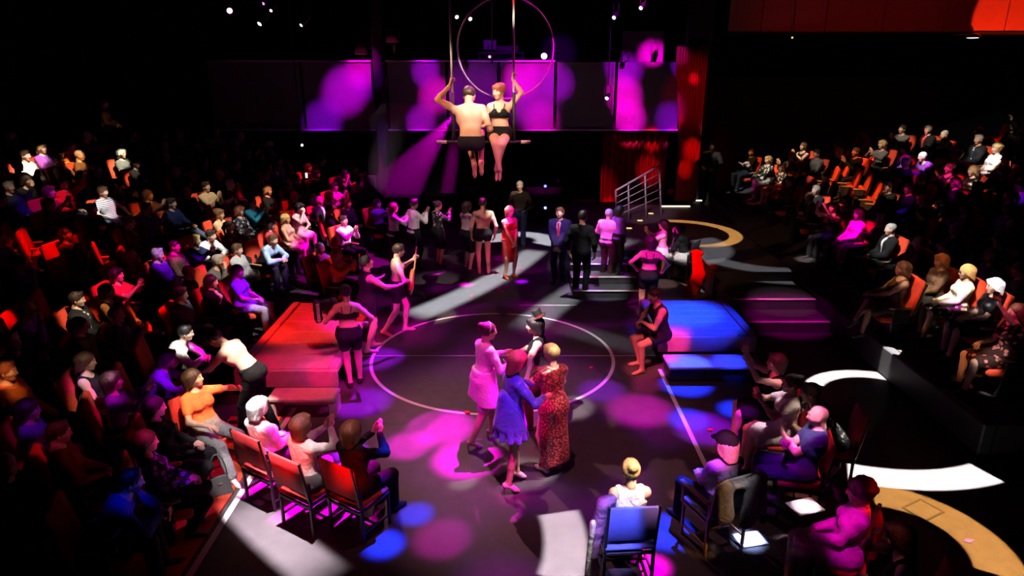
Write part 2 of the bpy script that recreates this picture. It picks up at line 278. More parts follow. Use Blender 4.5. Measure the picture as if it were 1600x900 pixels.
# ---- people on the floor
F_ = lambda z: ('z', z)
for u, v, r, c, E, z, s in (
    (385, 548, 36, (1, .88, .7), 3.2, 1.2, (-2.5, 6.2, 9.4)), (322, 585, 22, (1, .9, .75), 1.6, 1.0, (-3.4, 4.5, 9.3)), (312, 618, 40, (1, .62, .35), 2.6, .8, (-.5, 4, 9)), (335, 695, 45, WHITE, .7, .5, (-1.5, 3.5, 9)), (362, 755, 34, WHITE, 1.5, .05, (-1.5, 3.5, 9)), (350, 640, 26, RED, .8, .6, (0, 4, 9)),
    (405, 645, 32, (1, .86, .92), 1.6, 1.1, (-2.9, 4.6, 9.4)), (440, 665, 26, MAG, 1.4, 1.0, (0, 4, 9)), (480, 695, 34, (1, .82, .8), 1.0, .9, (-2.2, 4.0, 9.4)), (468, 655, 22, PINK, .6, 1.2, (0, 4, 9)), (435, 615, 22, DPINK, 1.0, 1.3, (0, 4, 9)), (550, 668, 26, (1, .4, .4), .8, 1.2, (-2, 2, 9)), (595, 655, 14, PINK, 1.2, 1.0, (0, 4, 9)), (440, 705, 45, RED, 1.3, .8, (-2, 1, 7)), (545, 730, 30, RED, 2.0, .8, (-1, 1, 7)),
    (636, 405, 28, (1, .82, .66), 1.9, 1.3, (-4, 7, 9.3)), (635, 470, 36, MAG, 1.3, .5, (0, 5, 9)), (562, 398, 18, (1, .85, .6), 1.6, 1.55, (0, 6, 9)), (585, 435, 34, PINK, .5, 1.2, (0, 6, 9)), (550, 490, 46, MAG, 1.0, 1.1, (0, 4, 9)), (555, 565, 40, MAG, 1.2, .4, (0, 4, 9)), (575, 500, 26, DPINK, 1.0, .7, (0, 4, 9)),
    (785, 505, 18, (1, .85, .8), 1.6, 1.55, (2, 12, 9.3)), (765, 560, 46, MAG, .38, 1.1, (-2, 3, 9)), (755, 640, 36, MAG, .7, .4, (-2, 3, 9)), (800, 600, 42, VIO, .9, 1.1, (1, 3, 9)), (785, 650, 28, VIO, 1.6, .75, (1, 3, 9)), (805, 540, 20, (1, .1, .2), .8, 1.55, (2, 5, 9)), (800, 710, 40, (1, .5, .4), .5, .4, (2, 4, 9)), (800, 765, 26, PINK, 1.4, .1, (1, 4, 9)),
    (843, 525, 36, (1, .86, .84), 3.2, 1.3, (-2.4, 5, 9.4)), (830, 570, 24, PINK, 1.0, 1.1, (1, 4, 9)), (850, 620, 34, (1, .1, .1), .4, .6, (1, 4, 9)), (868, 560, 26, (1, .85, .68), 1.6, 1.45, (3, 4, 9.3)), (888, 640, 44, (1, .84, .8), 1.8, .8, (6, 8, 9)), (850, 640, 40, (1, .04, .2), .8, .8, (0, 3, 9)), (860, 700, 22, MAG, 1.6, .2, (-1, 4, 9)), (855, 738, 14, WHITE, 1.2, .05, (3, 5, 9)),
    (985, 735, 24, (1, .76, .48), 1.5, 1.25, (3, 3, 9)), (985, 765, 34, (1, .92, .85), 1.5, .95, (2.5, 2, 9)), (965, 810, 40, (.35, .3, 1), 2.4, .7, (0, 0, 8.5)), (935, 770, 22, MAG, .4, .9, (0, 2, 9)), (922, 840, 20, WHITE, .8, .4, (2, 2, 9)), (985, 870, 34, (1, .35, .3), 3.0, .0, (2, 3, 9)),
    (1050, 480, 26, (1, .05, .12), .55, 1.3, (0, 5, 9)), (1050, 515, 34, PINK, 1.8, 1.0, (2.5, 5, 9)), (1005, 550, 34, (1, .12, .2), 1.8, .5, (0, 5, 9)), (1010, 590, 26, PINK, 1.3, .15, (0, 6, 9)),
    (1010, 405, 28, MAG, 1.2, 1.2, (1, 7, 9)), (1012, 455, 18, (1, .6, .45), .9, .5, (1, 7, 9)), (945, 365, 26, MAG, 1.5, 1.3, (0, 8, 9)), (938, 338, 10, PINK, 1.4, 1.6, (0, 8, 9)), (950, 410, 22, RED, .15, .7, (0, 8, 9)), (1037, 355, 20, MAG, 1.4, 1.2, (0, 8, 9)), (1040, 375, 18, WHITE, .8, .8, (0, 8, 9)), (1072, 385, 22, WHITE, .8, .7, (2, 8, 9)), (1038, 435, 20, (1, .6, .55), 1.0, .3, (1, 8, 9)), (1092, 410, 26, RED, 1.2, .5, (1, 8, 9)),
    (732, 345, 30, (1, .6, .65), .3, 1.2, (0, 8, 9)), (683, 345, 26, (1, .75, .75), .4, 1.3, (0, 8, 9)), (647, 350, 24, (1, .75, .75), .35, 1.3, (0, 8, 9)), (765, 320, 22, (1, .3, .15), .1, 1.3, (0, 8, 9)), (788, 330, 20, MAG, 1.2, 1.5, (0, 8, 9)), (792, 375, 26, (1, .03, .03), .4, .9, (0, 8, 9)), (797, 425, 12, WARM, .9, .2, (0, 8, 9)), (805, 292, 12, WARM, .9, 1.65, (2, 10, 9)), (812, 315, 16, WARM, .12, 1.3, (2, 10, 9)), (878, 327, 14, (1, .75, .72), 1.1, 1.6, (1, 8, 9)), (872, 355, 22, (.8, .4, 1), .9, 1.2, (0, 8, 9)), (872, 383, 9, PKW, 1.2, .9, (0, 8, 9)),
    (1130, 700, 26, (1, .2, .4), 2.2, 1.2, (2.6, 1, 8.5)), (1120, 720, 26, VIO, 1.2, 1.0, (1, 4, 9)), (1165, 735, 28, WHITE, .5, .8, (4, 3, 9)), (1135, 790, 26, AMB, .7, .5, (4, 2.5, 9)),
    (1230, 600, 34, PKW, 1.2, 1.0, (5.5, 8, 9)), (1225, 575, 24, DPINK, .9, 1.1, (1, 5, 9)), (1145, 620, 38, DPINK, .9, .5, (1, 5, 9)), (1165, 675, 18, VIO, 1.6, .2, (1, 5, 9)), (1255, 650, 30, (1, .8, .75), 1.4, .9, (1, 4, 9)), (1265, 620, 20, WARM, .6, 1.2, (5.5, 6, 9)), (1270, 650, 34, MAG, .5, 1.2, (1, 4, 9)), (1255, 700, 34, MAG, 1.0, .9, (1, 4, 9)), (1292, 660, 14, WHITE, 1.8, 1.2, (6.5, 7, 9)), (1310, 690, 22, (1, .25, .15), 1.2, .8, (6, 6, 9)), (1215, 720, 30, VIO, .7, .6, (1, 4, 9)),
    (1312, 792, 34, MAG, .6, 1.0, (1, 2.5, 9)), (1258, 792, 22, PKW, 1.7, .65, (3, 3, 9)), (1380, 765, 24, RED, 1.2, .8, (5, 2.5, 9)), (1330, 830, 30, MAG, .5, .6, (1, 2.5, 9)), (1395, 835, 24, (1, .2, .25), .15, 1.1, (2, 2, 9)), (1290, 735, 12, WHITE, 1.5, .02, (4, 4, 9))):
    hit(u, v, r * 1.1, c, E * 1.5, F_(z) if z <= .2 else ('y', on_floor(u, v)), src=s, name='profile_lamp')
# ================================================================ mesh tools
V3 = lambda *a: np.array(a, dtype=np.float64)


def unit(v):
    v = np.asarray(v, float)
    n = np.linalg.norm(v)
    return v / n if n > 1e-9 else np.array([0, 0, 1.0])


def rotx(a): c, s = math.cos(a), math.sin(a); return np.array([[1, 0, 0], [0, c, -s], [0, s, c]])
def roty(a): c, s = math.cos(a), math.sin(a); return np.array([[c, 0, s], [0, 1, 0], [-s, 0, c]])
def rotz(a): c, s = math.cos(a), math.sin(a); return np.array([[c, -s, 0], [s, c, 0], [0, 0, 1]])


class Soft:
    """A soft solid: tapered capsules and ellipsoids blended together, cut by planes and balls."""
    def __init__(self):
        self.p = []; self.subs = []; self.clips = []

    def cap(self, a, b, ra, rb, k=0.03, n=None, s=1.0):
        self.p.append(('c', np.asarray(a, float), np.asarray(b, float), ra, rb, k, None if n is None else unit(n), s)); return self

    def ell(self, c, r, R=None, k=0.03):
        self.p.append(('e', np.asarray(c, float), np.asarray(r, float), R, k)); return self

    def cut(self, c, r, R=None, k=0.01):
        self.subs.append(('e', np.asarray(c, float), np.asarray(r, float), R, k)); return self

    def plane(self, pt, n):
        n = unit(n); self.clips.append((n, float(np.dot(n, pt)))); return self

    @staticmethod
    def _d(q, P):
        if q[0] == 'c':
            a, b, ra, rb, k, n, s = q[1:]
            ba = b - a; L = float(ba @ ba)
            pa = P - a.astype(np.float32)
            if L > 1e-12:
                t = np.clip(pa @ ba.astype(np.float32) / L, 0, 1)
                pa = pa - t[:, None] * ba.astype(np.float32)
                rr = ra + t * (rb - ra)
            else:
                rr = ra
            d2 = np.einsum('ij,ij->i', pa, pa)
            if n is not None:
                qn = pa @ n.astype(np.float32)
                d2 = d2 + (s * s - 1) * qn * qn
            return np.sqrt(np.maximum(d2, 0)) - rr
        c, r, R = q[1], q[2], q[3]
        X = P - c.astype(np.float32)
        if R is not None:
            X = X @ R.astype(np.float32)
        k0 = np.linalg.norm(X / r.astype(np.float32), axis=1)
        k1 = np.linalg.norm(X / (r * r).astype(np.float32), axis=1)
        return k0 * (k0 - 1) / np.maximum(k1, 1e-6)

    def ev(self, P):
        P = P.astype(np.float32)
        d = None
        for q in self.p:
            e = self._d(q, P); k = q[5] if q[0] == 'c' else q[4]
            if d is None:
                d = e
            else:
                h = np.maximum(k - np.abs(d - e), 0) / k
                d = np.minimum(d, e) - h * h * k * 0.25
        for q in self.subs:
            e = -self._d(q, P)
            d = np.maximum(d, e)
        for n, c in self.clips:
            d = np.maximum(d, P @ n.astype(np.float32) - c)
        return d

    def bounds(self):
        lo = np.full(3, 1e9); hi = -lo
        for q in self.p:
            if q[0] == 'c':
                r = max(q[3], q[4])
                for pt in (q[1], q[2]):
                    lo = np.minimum(lo, pt - r); hi = np.maximum(hi, pt + r)
            else:
                r = max(q[2])
                lo = np.minimum(lo, q[1] - r); hi = np.maximum(hi, q[1] + r)
        return lo, hi

    def mesh(self, h):
        lo, hi = self.bounds()
        lo = lo - 2.5 * h; hi = hi + 2.5 * h
        B = 6
        nb = np.ceil((hi - lo) / (h * B)).astype(int)
        n = nb * B
        D = np.ones(n + 0, dtype=np.float32)
        bi = np.stack(np.meshgrid(*[np.arange(x) for x in nb], indexing='ij'), -1).reshape(-1, 3)
        cen = lo + (bi * B + (B - 1) / 2) * h
        dc = self.ev(cen)
        D6 = D.reshape(nb[0], B, nb[1], B, nb[2], B)
        D6[:] = np.sign(dc).reshape(nb)[:, None, :, None, :, None]
        near = np.abs(dc) < B * h * 1.35
        bn = bi[near]
        off = np.stack(np.meshgrid(*[np.arange(B)] * 3, indexing='ij'), -1).reshape(-1, 3)
        for i in range(0, len(bn), 400):
            ch = bn[i:i + 400]
            idx = (ch[:, None, :] * B + off[None]).reshape(-1, 3)
            D[idx[:, 0], idx[:, 1], idx[:, 2]] = self.ev(lo + idx * h)
        return surface_nets(D, lo, h)


def surface_nets(D, lo, h):
    ins = D < 0
    nx, ny, nz = D.shape
    cnt = np.zeros((nx - 1, ny - 1, nz - 1), np.int8)
    corners = [(i, j, k) for i in (0, 1) for j in (0, 1) for k in (0, 1)]
    for i, j, k in corners:
        cnt += ins[i:nx - 1 + i, j:ny - 1 + j, k:nz - 1 + k]
    act = (cnt > 0) & (cnt < 8)
    C = np.argwhere(act)
    if len(C) == 0:
        return np.zeros((0, 3)), np.zeros((0, 4), int)
    idm = np.full(act.shape, -1, np.int64)
    idm[act] = np.arange(len(C))
    cv = np.stack([D[C[:, 0] + i, C[:, 1] + j, C[:, 2] + k] for i, j, k in corners], 1)
    acc = np.zeros((len(C), 3)); num = np.zeros(len(C))
    for a in range(8):
        for b in range(a + 1, 8):
            ca, cb = np.array(corners[a]), np.array(corners[b])
            if np.abs(ca - cb).sum() != 1:
                continue
            va, vb = cv[:, a], cv[:, b]
            m = (va < 0) != (vb < 0)
            t = np.where(m, va / np.where(m, va - vb, 1), 0)
            acc += np.where(m[:, None], ca + t[:, None] * (cb - ca), 0)
            num += m
    V = lo + (C + acc / np.maximum(num, 1)[:, None]) * h
    F = []
    for ax in range(3):
        o1, o2 = [(1, 2), (2, 0), (0, 1)][ax]
        sl0 = [slice(None)] * 3; sl1 = [slice(None)] * 3
        sl0[ax] = slice(0, -1); sl1[ax] = slice(1, None)
        m = ins[tuple(sl0)] != ins[tuple(sl1)]
        E = np.argwhere(m)
        E = E[(E[:, o1] > 0) & (E[:, o2] > 0) & (E[:, o1] < D.shape[o1] - 1) & (E[:, o2] < D.shape[o2] - 1)]
        if len(E) == 0:
            continue
        def cell(d1, d2):
            c = E.copy(); c[:, o1] -= d1; c[:, o2] -= d2
            return idm[c[:, 0], c[:, 1], c[:, 2]]
        q = np.stack([cell(1, 1), cell(0, 1), cell(0, 0), cell(1, 0)], 1)
        fl = ~ins[E[:, 0], E[:, 1], E[:, 2]]
        q[fl] = q[fl][:, ::-1]
        F.append(q[(q >= 0).all(1)])
    return V, np.concatenate(F)


class Geo:
    """Collects vertices, faces and material numbers; builds one mesh."""
    def __init__(self):
        self.v = []; self.f = []; self.m = []; self.n = 0

    def add(self, V, F, mat=0):
        V = np.asarray(V, float)
        self.v.append(V)
        for f in (F.tolist() if hasattr(F, 'tolist') else F):
            self.f.append([i + self.n for i in f]); self.m.append(mat)
        self.n += len(V); return self

    def box(self, c, s, R=None, mat=0):
        c = np.asarray(c, float); s = np.asarray(s, float) / 2
        V = np.array([[x, y, z] for x in (-1, 1) for y in (-1, 1) for z in (-1, 1)]) * s
        if R is not None:
            V = V @ np.asarray(R).T
        return self.add(V + c, [[0, 1, 3, 2], [4, 6, 7, 5], [0, 4, 5, 1], [2, 3, 7, 6], [0, 2, 6, 4], [1, 5, 7, 3]], mat)

    def bbox(self, c, s, b=0.01, R=None, mat=0):
        """box with chamfered edges"""
        c = np.asarray(c, float); s = np.asarray(s, float) / 2; b = min(b, min(s) * 0.9)
        pts = []; idx = {}
        for x in (-1, 1):
            for y in (-1, 1):
                for z in (-1, 1):
                    for ax in range(3):
                        p = np.array([x, y, z]) * (s - b); p[ax] += (x, y, z)[ax] * b
                        idx[(x, y, z, ax)] = len(pts); pts.append(p)
        F = []
        for ax in range(3):
            o = [i for i in range(3) if i != ax]
            for sg in (-1, 1):
                q = []
                for a1, a2 in ((-1, -1), (1, -1), (1, 1), (-1, 1)):
                    k = [0, 0, 0]; k[ax] = sg; k[o[0]] = a1; k[o[1]] = a2
                    q.append(idx[(*k, ax)])
                F.append(q)
                for a1 in (-1, 1):
                    pass
        for ax in range(3):          # edges along ax
            o = [i for i in range(3) if i != ax]
            for a1 in (-1, 1):
                for a2 in (-1, 1):
                    k0 = [0, 0, 0]; k1 = [0, 0, 0]
                    k0[ax] = -1; k1[ax] = 1
                    for k in (k0, k1):
                        k[o[0]] = a1; k[o[1]] = a2
                    F.append([idx[(*k0, o[0])], idx[(*k1, o[0])], idx[(*k1, o[1])], idx[(*k0, o[1])]])
        for x in (-1, 1):
            for y in (-1, 1):
                for z in (-1, 1):
                    F.append([idx[(x, y, z, 0)], idx[(x, y, z, 1)], idx[(x, y, z, 2)]])
        V = np.array(pts)
        # orient outward
        G = []
        for f in F:
            a, b_, c_ = V[f[0]], V[f[1]], V[f[2]]
            nrm = np.cross(b_ - a, c_ - a)
            G.append(f if nrm @ V[f].mean(0) > 0 else f[::-1])
        if R is not None:
            V = V @ np.asarray(R).T
        return self.add(V + c, G, mat)

    def tube(self, pts, rad, seg=8, mat=0, cap=True):
        pts = [np.asarray(p, float) for p in pts]
        if not hasattr(rad, '__len__'):
            rad = [rad] * len(pts)
        V = []; F = []
        up = None
        for i, p in enumerate(pts):
            d = unit((pts[min(i + 1, len(pts) - 1)] - pts[max(i - 1, 0)]))
            if up is None:
                up = np.array([0, 0, 1.0]) if abs(d[2]) < 0.9 else np.array([1.0, 0, 0])
            a = unit(np.cross(d, up)); b = np.cross(a, d); up = b
            for j in range(seg):
                t = 2 * PI * j / seg
                V.append(p + rad[i] * (math.cos(t) * a + math.sin(t) * b))
        for i in range(len(pts) - 1):
            for j in range(seg):
                k = (j + 1) % seg
                F.append([i * seg + j, (i + 1) * seg + j, (i + 1) * seg + k, i * seg + k])
        if cap:
            F.append(list(range(seg))); F.append([(len(pts) - 1) * seg + j for j in range(seg)][::-1])
        return self.add(V, F, mat)

    def lathe(self, prof, seg=20, mat=0, c=(0, 0, 0), R=None):
        V = []; F = []
        for r, z in prof:
            for j in range(seg):
                t = 2 * PI * j / seg
                V.append([r * math.cos(t), r * math.sin(t), z])
        for i in range(len(prof) - 1):
            for j in range(seg):
                k = (j + 1) % seg
                F.append([i * seg + j, i * seg + k, (i + 1) * seg + k, (i + 1) * seg + j])
        V = np.array(V)
        if R is not None:
            V = V @ np.asarray(R).T
        return self.add(V + np.asarray(c, float), F, mat)

    def prism(self, poly, z0, z1, mat=0):
        n = len(poly)
        V = [(x, y, z0) for x, y in poly] + [(x, y, z1) for x, y in poly]
        F = [list(range(n))[::-1], [n + i for i in range(n)]]
        for i in range(n):
            j = (i + 1) % n
            F.append([i, j, n + j, n + i])
        return self.add(V, F, mat)

    def mesh(self, name, mats, smooth=True):
        V = np.concatenate(self.v) if self.v else np.zeros((0, 3))
        me = bpy.data.meshes.new(name)
        nf = len(self.f)
        tot = np.array([len(f) for f in self.f], np.int32)
        flat = np.fromiter((i for f in self.f for i in f), np.int32, int(tot.sum()))
        me.vertices.add(len(V)); me.vertices.foreach_set('co', V.astype(np.float32).ravel())
        me.loops.add(len(flat)); me.loops.foreach_set('vertex_index', flat)
        me.polygons.add(nf)
        me.polygons.foreach_set('loop_start', np.concatenate([[0], np.cumsum(tot)[:-1]]).astype(np.int32))
        me.polygons.foreach_set('loop_total', tot)
        me.polygons.foreach_set('material_index', np.array(self.m, np.int32))
        me.polygons.foreach_set('use_smooth', np.full(nf, smooth))
        me.update(); me.validate()
        for m in (mats if isinstance(mats, (list, tuple)) else [mats]):
            me.materials.append(m)
        return me


def obj(name, me, parent=None, color=None, label=None, M=None):
    o = bpy.data.objects.new(name, me)
    COL.objects.link(o)
    if parent is not None:
        o.parent = parent
    if color is not None:
        o.color = (*color[:3], 1)
    if label:
        o['label'] = label
    if M is not None:
        o.matrix_basis = M
    return o


def thing(name, label, cat, loc=(0, 0, 0), rz=0.0, group=None):
    o = bpy.data.objects.new(name, None)
    o.empty_display_size = 0.1
    COL.objects.link(o)
    o.location = loc; o.rotation_euler = (0, 0, rz)
    o['label'] = label; o['category'] = cat
    if group:
        o['group'] = group
    return o


def tag(o, label, cat, group=None):
    o['label'] = label; o['category'] = cat
    if group:
        o['group'] = group
    return o


def struct(name, geo, mat, parent=None, smooth=False):
    o = obj(name, geo.mesh(name, mat, smooth), parent)
    if parent is None:
        o['kind'] = 'structure'
    return o


def copy_tree(o, parent=None):
    c = o.copy(); COL.objects.link(c)
    if parent is not None:
        c.parent = parent
    for ch in [x for x in o.children]:
        copy_tree(ch, c)
    return c
# ================================================================ materials
def new_mat(name):
    m = bpy.data.materials.new(name); m.use_nodes = True
    nt = m.node_tree
    return m, nt, nt.nodes, nt.links, nt.nodes['Principled BSDF']


def mat_plain(name, col, rough=0.6, metal=0.0, noise=0.12, scale=30, bump=0.0, coat=0.0, spec=0.5):
    m, nt, N, L, b = new_mat(name)
    tc = N.new('ShaderNodeTexCoord')
    nz = N.new('ShaderNodeTexNoise'); nz.inputs['Scale'].default_value = scale; nz.inputs['Detail'].default_value = 3
    L.new(tc.outputs['Object'], nz.inputs['Vector'])
    mx = N.new('ShaderNodeMix'); mx.data_type = 'RGBA'
    mx.inputs['A'].default_value = (*[c * (1 - noise) for c in col], 1)
    mx.inputs['B'].default_value = (*[min(1, c * (1 + noise)) for c in col], 1)
    L.new(nz.outputs['Fac'], mx.inputs['Factor'])
    L.new(mx.outputs['Result'], b.inputs['Base Color'])
    b.inputs['Roughness'].default_value = rough; b.inputs['Metallic'].default_value = metal
    b.inputs['Specular IOR Level'].default_value = spec
    b.inputs['Coat Weight'].default_value = coat
    if bump:
        bp = N.new('ShaderNodeBump'); bp.inputs['Strength'].default_value = bump; bp.inputs['Distance'].default_value = 0.01
        L.new(nz.outputs['Fac'], bp.inputs['Height']); L.new(bp.outputs['Normal'], b.inputs['Normal'])
    return m


def mat_obj(name, rough=0.7, scale=40, amount=0.15, bump=0.15, stretch=None, spec=0.4, metal=0.0, sheen=0.0, sss=0.0, pattern=None, folds=0.0):
    """colour comes from the object's own colour, broken up by fine noise"""
    m, nt, N, L, b = new_mat(name)
    oi = N.new('ShaderNodeObjectInfo'); tc = N.new('ShaderNodeTexCoord'); mp = N.new('ShaderNodeMapping')
    L.new(tc.outputs['Object'], mp.inputs['Vector'])
    if stretch:
        mp.inputs['Scale'].default_value = stretch
    nz = N.new('ShaderNodeTexNoise'); nz.inputs['Scale'].default_value = scale; nz.inputs['Detail'].default_value = 3
    L.new(mp.outputs['Vector'], nz.inputs['Vector'])
    mr = N.new('ShaderNodeMapRange'); mr.inputs['From Min'].default_value = 0.25; mr.inputs['From Max'].default_value = 0.75
    mr.inputs['To Min'].default_value = 1 - amount; mr.inputs['To Max'].default_value = 1 + amount
    L.new(nz.outputs['Fac'], mr.inputs['Value'])
    mx = N.new('ShaderNodeVectorMath'); mx.operation = 'SCALE'
    L.new(oi.outputs['Color'], mx.inputs[0]); L.new(mr.outputs['Result'], mx.inputs['Scale'])
    out = mx.outputs['Vector']
    if pattern:
        tx = N.new('ShaderNodeTexVoronoi') if pattern in ('print', 'sequin') else N.new('ShaderNodeTexWave')
        tx.inputs['Scale'].default_value = {'print': 14, 'sequin': 42, 'stripe': 9}[pattern]
        L.new(tc.outputs['Object'], tx.inputs['Vector'])
        if pattern == 'stripe':
            tx.bands_direction = 'Z'
        st = N.new('ShaderNodeMapRange')
        st.inputs['From Min'].default_value = {'print': .34, 'sequin': .15, 'stripe': .5}[pattern]
        st.inputs['From Max'].default_value = {'print': .38, 'sequin': .5, 'stripe': .6}[pattern]
        L.new(tx.outputs['Distance'] if pattern != 'stripe' else tx.outputs['Fac'], st.inputs['Value'])
        m2 = N.new('ShaderNodeMix'); m2.data_type = 'RGBA'
        L.new(st.outputs['Result'], m2.inputs['Factor']); L.new(out, m2.inputs['A'])
        dk = N.new('ShaderNodeVectorMath'); dk.operation = 'SCALE'; dk.inputs['Scale'].default_value = {'print': .06, 'sequin': .12, 'stripe': .3}[pattern]
        L.new(out, dk.inputs[0]); L.new(dk.outputs['Vector'], m2.inputs['B'])
        out = m2.outputs['Result']
    L.new(out, b.inputs['Base Color'])
    b.inputs['Roughness'].default_value = rough; b.inputs['Specular IOR Level'].default_value = spec
    b.inputs['Metallic'].default_value = metal
    if sheen:
        b.inputs['Sheen Weight'].default_value = sheen
    if sss:
        b.inputs['Subsurface Weight'].default_value = sss; b.inputs['Subsurface Radius'].default_value = (.02, .008, .004)
    if bump:
        bp = N.new('ShaderNodeBump'); bp.inputs['Strength'].default_value = bump; bp.inputs['Distance'].default_value = 0.006
        L.new(nz.outputs['Fac'], bp.inputs['Height']); L.new(bp.outputs['Normal'], b.inputs['Normal'])
        if folds:
            n2 = N.new('ShaderNodeTexNoise'); n2.inputs['Scale'].default_value = 9; n2.inputs['Detail'].default_value = 2; n2.inputs['Distortion'].default_value = 1.2
            L.new(tc.outputs['Object'], n2.inputs['Vector'])
            b2 = N.new('ShaderNodeBump'); b2.inputs['Strength'].default_value = folds; b2.inputs['Distance'].default_value = .04
            L.new(n2.outputs['Fac'], b2.inputs['Height']); L.new(b2.outputs['Normal'], bp.inputs['Normal'])
    return m


def mat_emit(name, col, s):
    m, nt, N, L, b = new_mat(name)
    b.inputs['Base Color'].default_value = (0.05, 0.05, 0.05, 1)
    b.inputs['Emission Color'].default_value = (*col, 1); b.inputs['Emission Strength'].default_value = s
    return m


SKIN = mat_obj('skin', 0.5, 12, 0.06, 0.03, spec=0.35)
EYEW = mat_plain('eye_white', (.7, .68, .65), 0.2, noise=0.02)
DARK = mat_plain('iris_and_brow', (.025, .016, .012), 0.4, noise=0.1)
LIP = mat_plain('lip', (.35, .1, .09), 0.4, noise=0.05)
BODY_MATS = [SKIN, EYEW, DARK, LIP]
HAIR = mat_obj('hair', 0.42, 30, 0.45, 0.6, (6, 6, 1), spec=0.5)
CLOTH = mat_obj('cloth', 0.85, 45, 0.18, 0.3, spec=0.15, folds=.55)
SATIN = mat_obj('satin', 0.3, 7, 0.12, 0.7, spec=0.6, sheen=0.3, folds=.55)
PRINT = mat_obj('printed_cloth', 0.8, 45, 0.15, 0.2, spec=0.2, pattern='print', folds=.55)
STRIPE = mat_obj('striped_cloth', 0.8, 45, 0.12, 0.2, spec=0.2, pattern='stripe', folds=.55)
SEQUIN = mat_obj('sequin_cloth', 0.3, 60, 0.3, 0.5, spec=0.8, pattern='sequin')
LEATHER = mat_obj('shoe_leather', 0.35, 60, 0.1, 0.1, spec=0.5)
CLOTHS = {'cloth': CLOTH, 'satin': SATIN, 'print': PRINT, 'sequin': SEQUIN, 'stripe': STRIPE}
# ================================================================ people
def ik(a, target, l1, l2, hint):
    a = np.asarray(a, float); t = np.asarray(target, float)
    d = t - a; L = np.linalg.norm(d); mx = (l1 + l2) * 0.995
    if L > mx:
        t = a + d / L * mx; d = t - a; L = mx
    L = max(L, abs(l1 - l2) + 0.02)
    u = unit(d)
    x = (l1 * l1 - l2 * l2 + L * L) / (2 * L)
    y = math.sqrt(max(l1 * l1 - x * x, 0))
    hv = np.asarray(hint, float); hv = hv - u * (hv @ u)
    return a + u * x + unit(hv) * y, t


def pose(sex='m', pelvis=(0, 0, .93), lean=0, side=0, twist=0, slouch=0, head=(0, 0, 0), hands=None, elbows=None, hdir=None, palm=None,
         curl=(.35, .35), feet=None, knees=None, fdir=None, pyaw=0):
    """joints of a person facing +Y, right hand towards +X; angles in degrees"""
    f = sex == 'f'
    r = math.radians
    J = {'sex': sex}
    P = np.asarray(pelvis, float)
    Rp = rotz(r(pyaw)) @ rotx(-r(lean) * .5)
    Rm = rotz(r(pyaw + twist * .5)) @ rotx(-r(lean)) @ roty(r(side) * .6)
    Rt = rotz(r(pyaw + twist)) @ rotx(-r(lean + slouch)) @ roty(r(side))
    sc = .95 if f else 1.0
    J['P'] = P; J['Rp'] = Rp; J['Rt'] = Rt
    J['waist'] = P + Rm @ V3(0, 0, .15 * sc)
    J['chest'] = J['waist'] + Rt @ V3(0, 0.01, .19 * sc)
    J['neck'] = J['chest'] + Rt @ V3(0, -.012, .165 * sc)
    sw = .15 if f else .178
    J['sh'] = [J['chest'] + Rt @ V3(s * sw, -.012, .098 * sc) for s in (-1, 1)]
    hw = .092 if f else .088
    J['hip'] = [P + Rp @ V3(s * hw, 0, -.02) for s in (-1, 1)]
    Rh = rotz(r(pyaw + twist + head[0])) @ rotx(-r(head[1])) @ roty(r(head[2]))
    J['Rh'] = Rh
    ntop = J['neck'] + Rt @ V3(0, .015, .06) * .5 + Rh @ V3(0, .01, .06) * .5
    J['ntop'] = ntop
    J['head'] = ntop + Rh @ V3(0, .022, .098)
    la, lb = (.275, .245) if f else (.295, .26)
    J['el'] = []; J['wr'] = []; J['hd'] = []; J['pn'] = []; J['curl'] = curl
    for i, s in enumerate((-1, 1)):
        tgt = hands[i] if hands and hands[i] is not None else J['sh'][i] + V3(s * .08, .04, -.5)
        hint = elbows[i] if elbows and elbows[i] is not None else V3(s * .5, -.8, -.3)
        e, w = ik(J['sh'][i], tgt, la, lb, hint)
        J['el'].append(e); J['wr'].append(w)
        d = unit(hdir[i]) if hdir and hdir[i] is not None else unit(w - e)
        J['hd'].append(d)
        n = np.asarray(palm[i], float) if palm and palm[i] is not None else V3(-s * 1.0, .2, -.2)
        n = unit(n - d * (n @ d)); J['pn'].append(n)
    ll, lk = (.42, .40) if f else (.435, .42)
    J['kn'] = []; J['an'] = []; J['fd'] = []
    for i, s in enumerate((-1, 1)):
        tgt = feet[i] if feet and feet[i] is not None else V3(s * .1, 0, .085)
        hint = knees[i] if knees and knees[i] is not None else V3(s * .12, 1, .15)
        k, a = ik(J['hip'][i], tgt, ll, lk, hint)
        J['kn'].append(k); J['an'].append(a)
        d = np.asarray(fdir[i], float) if fdir and fdir[i] is not None else V3(s * .2, 1, 0)
        J['fd'].append(unit(d))
    return J


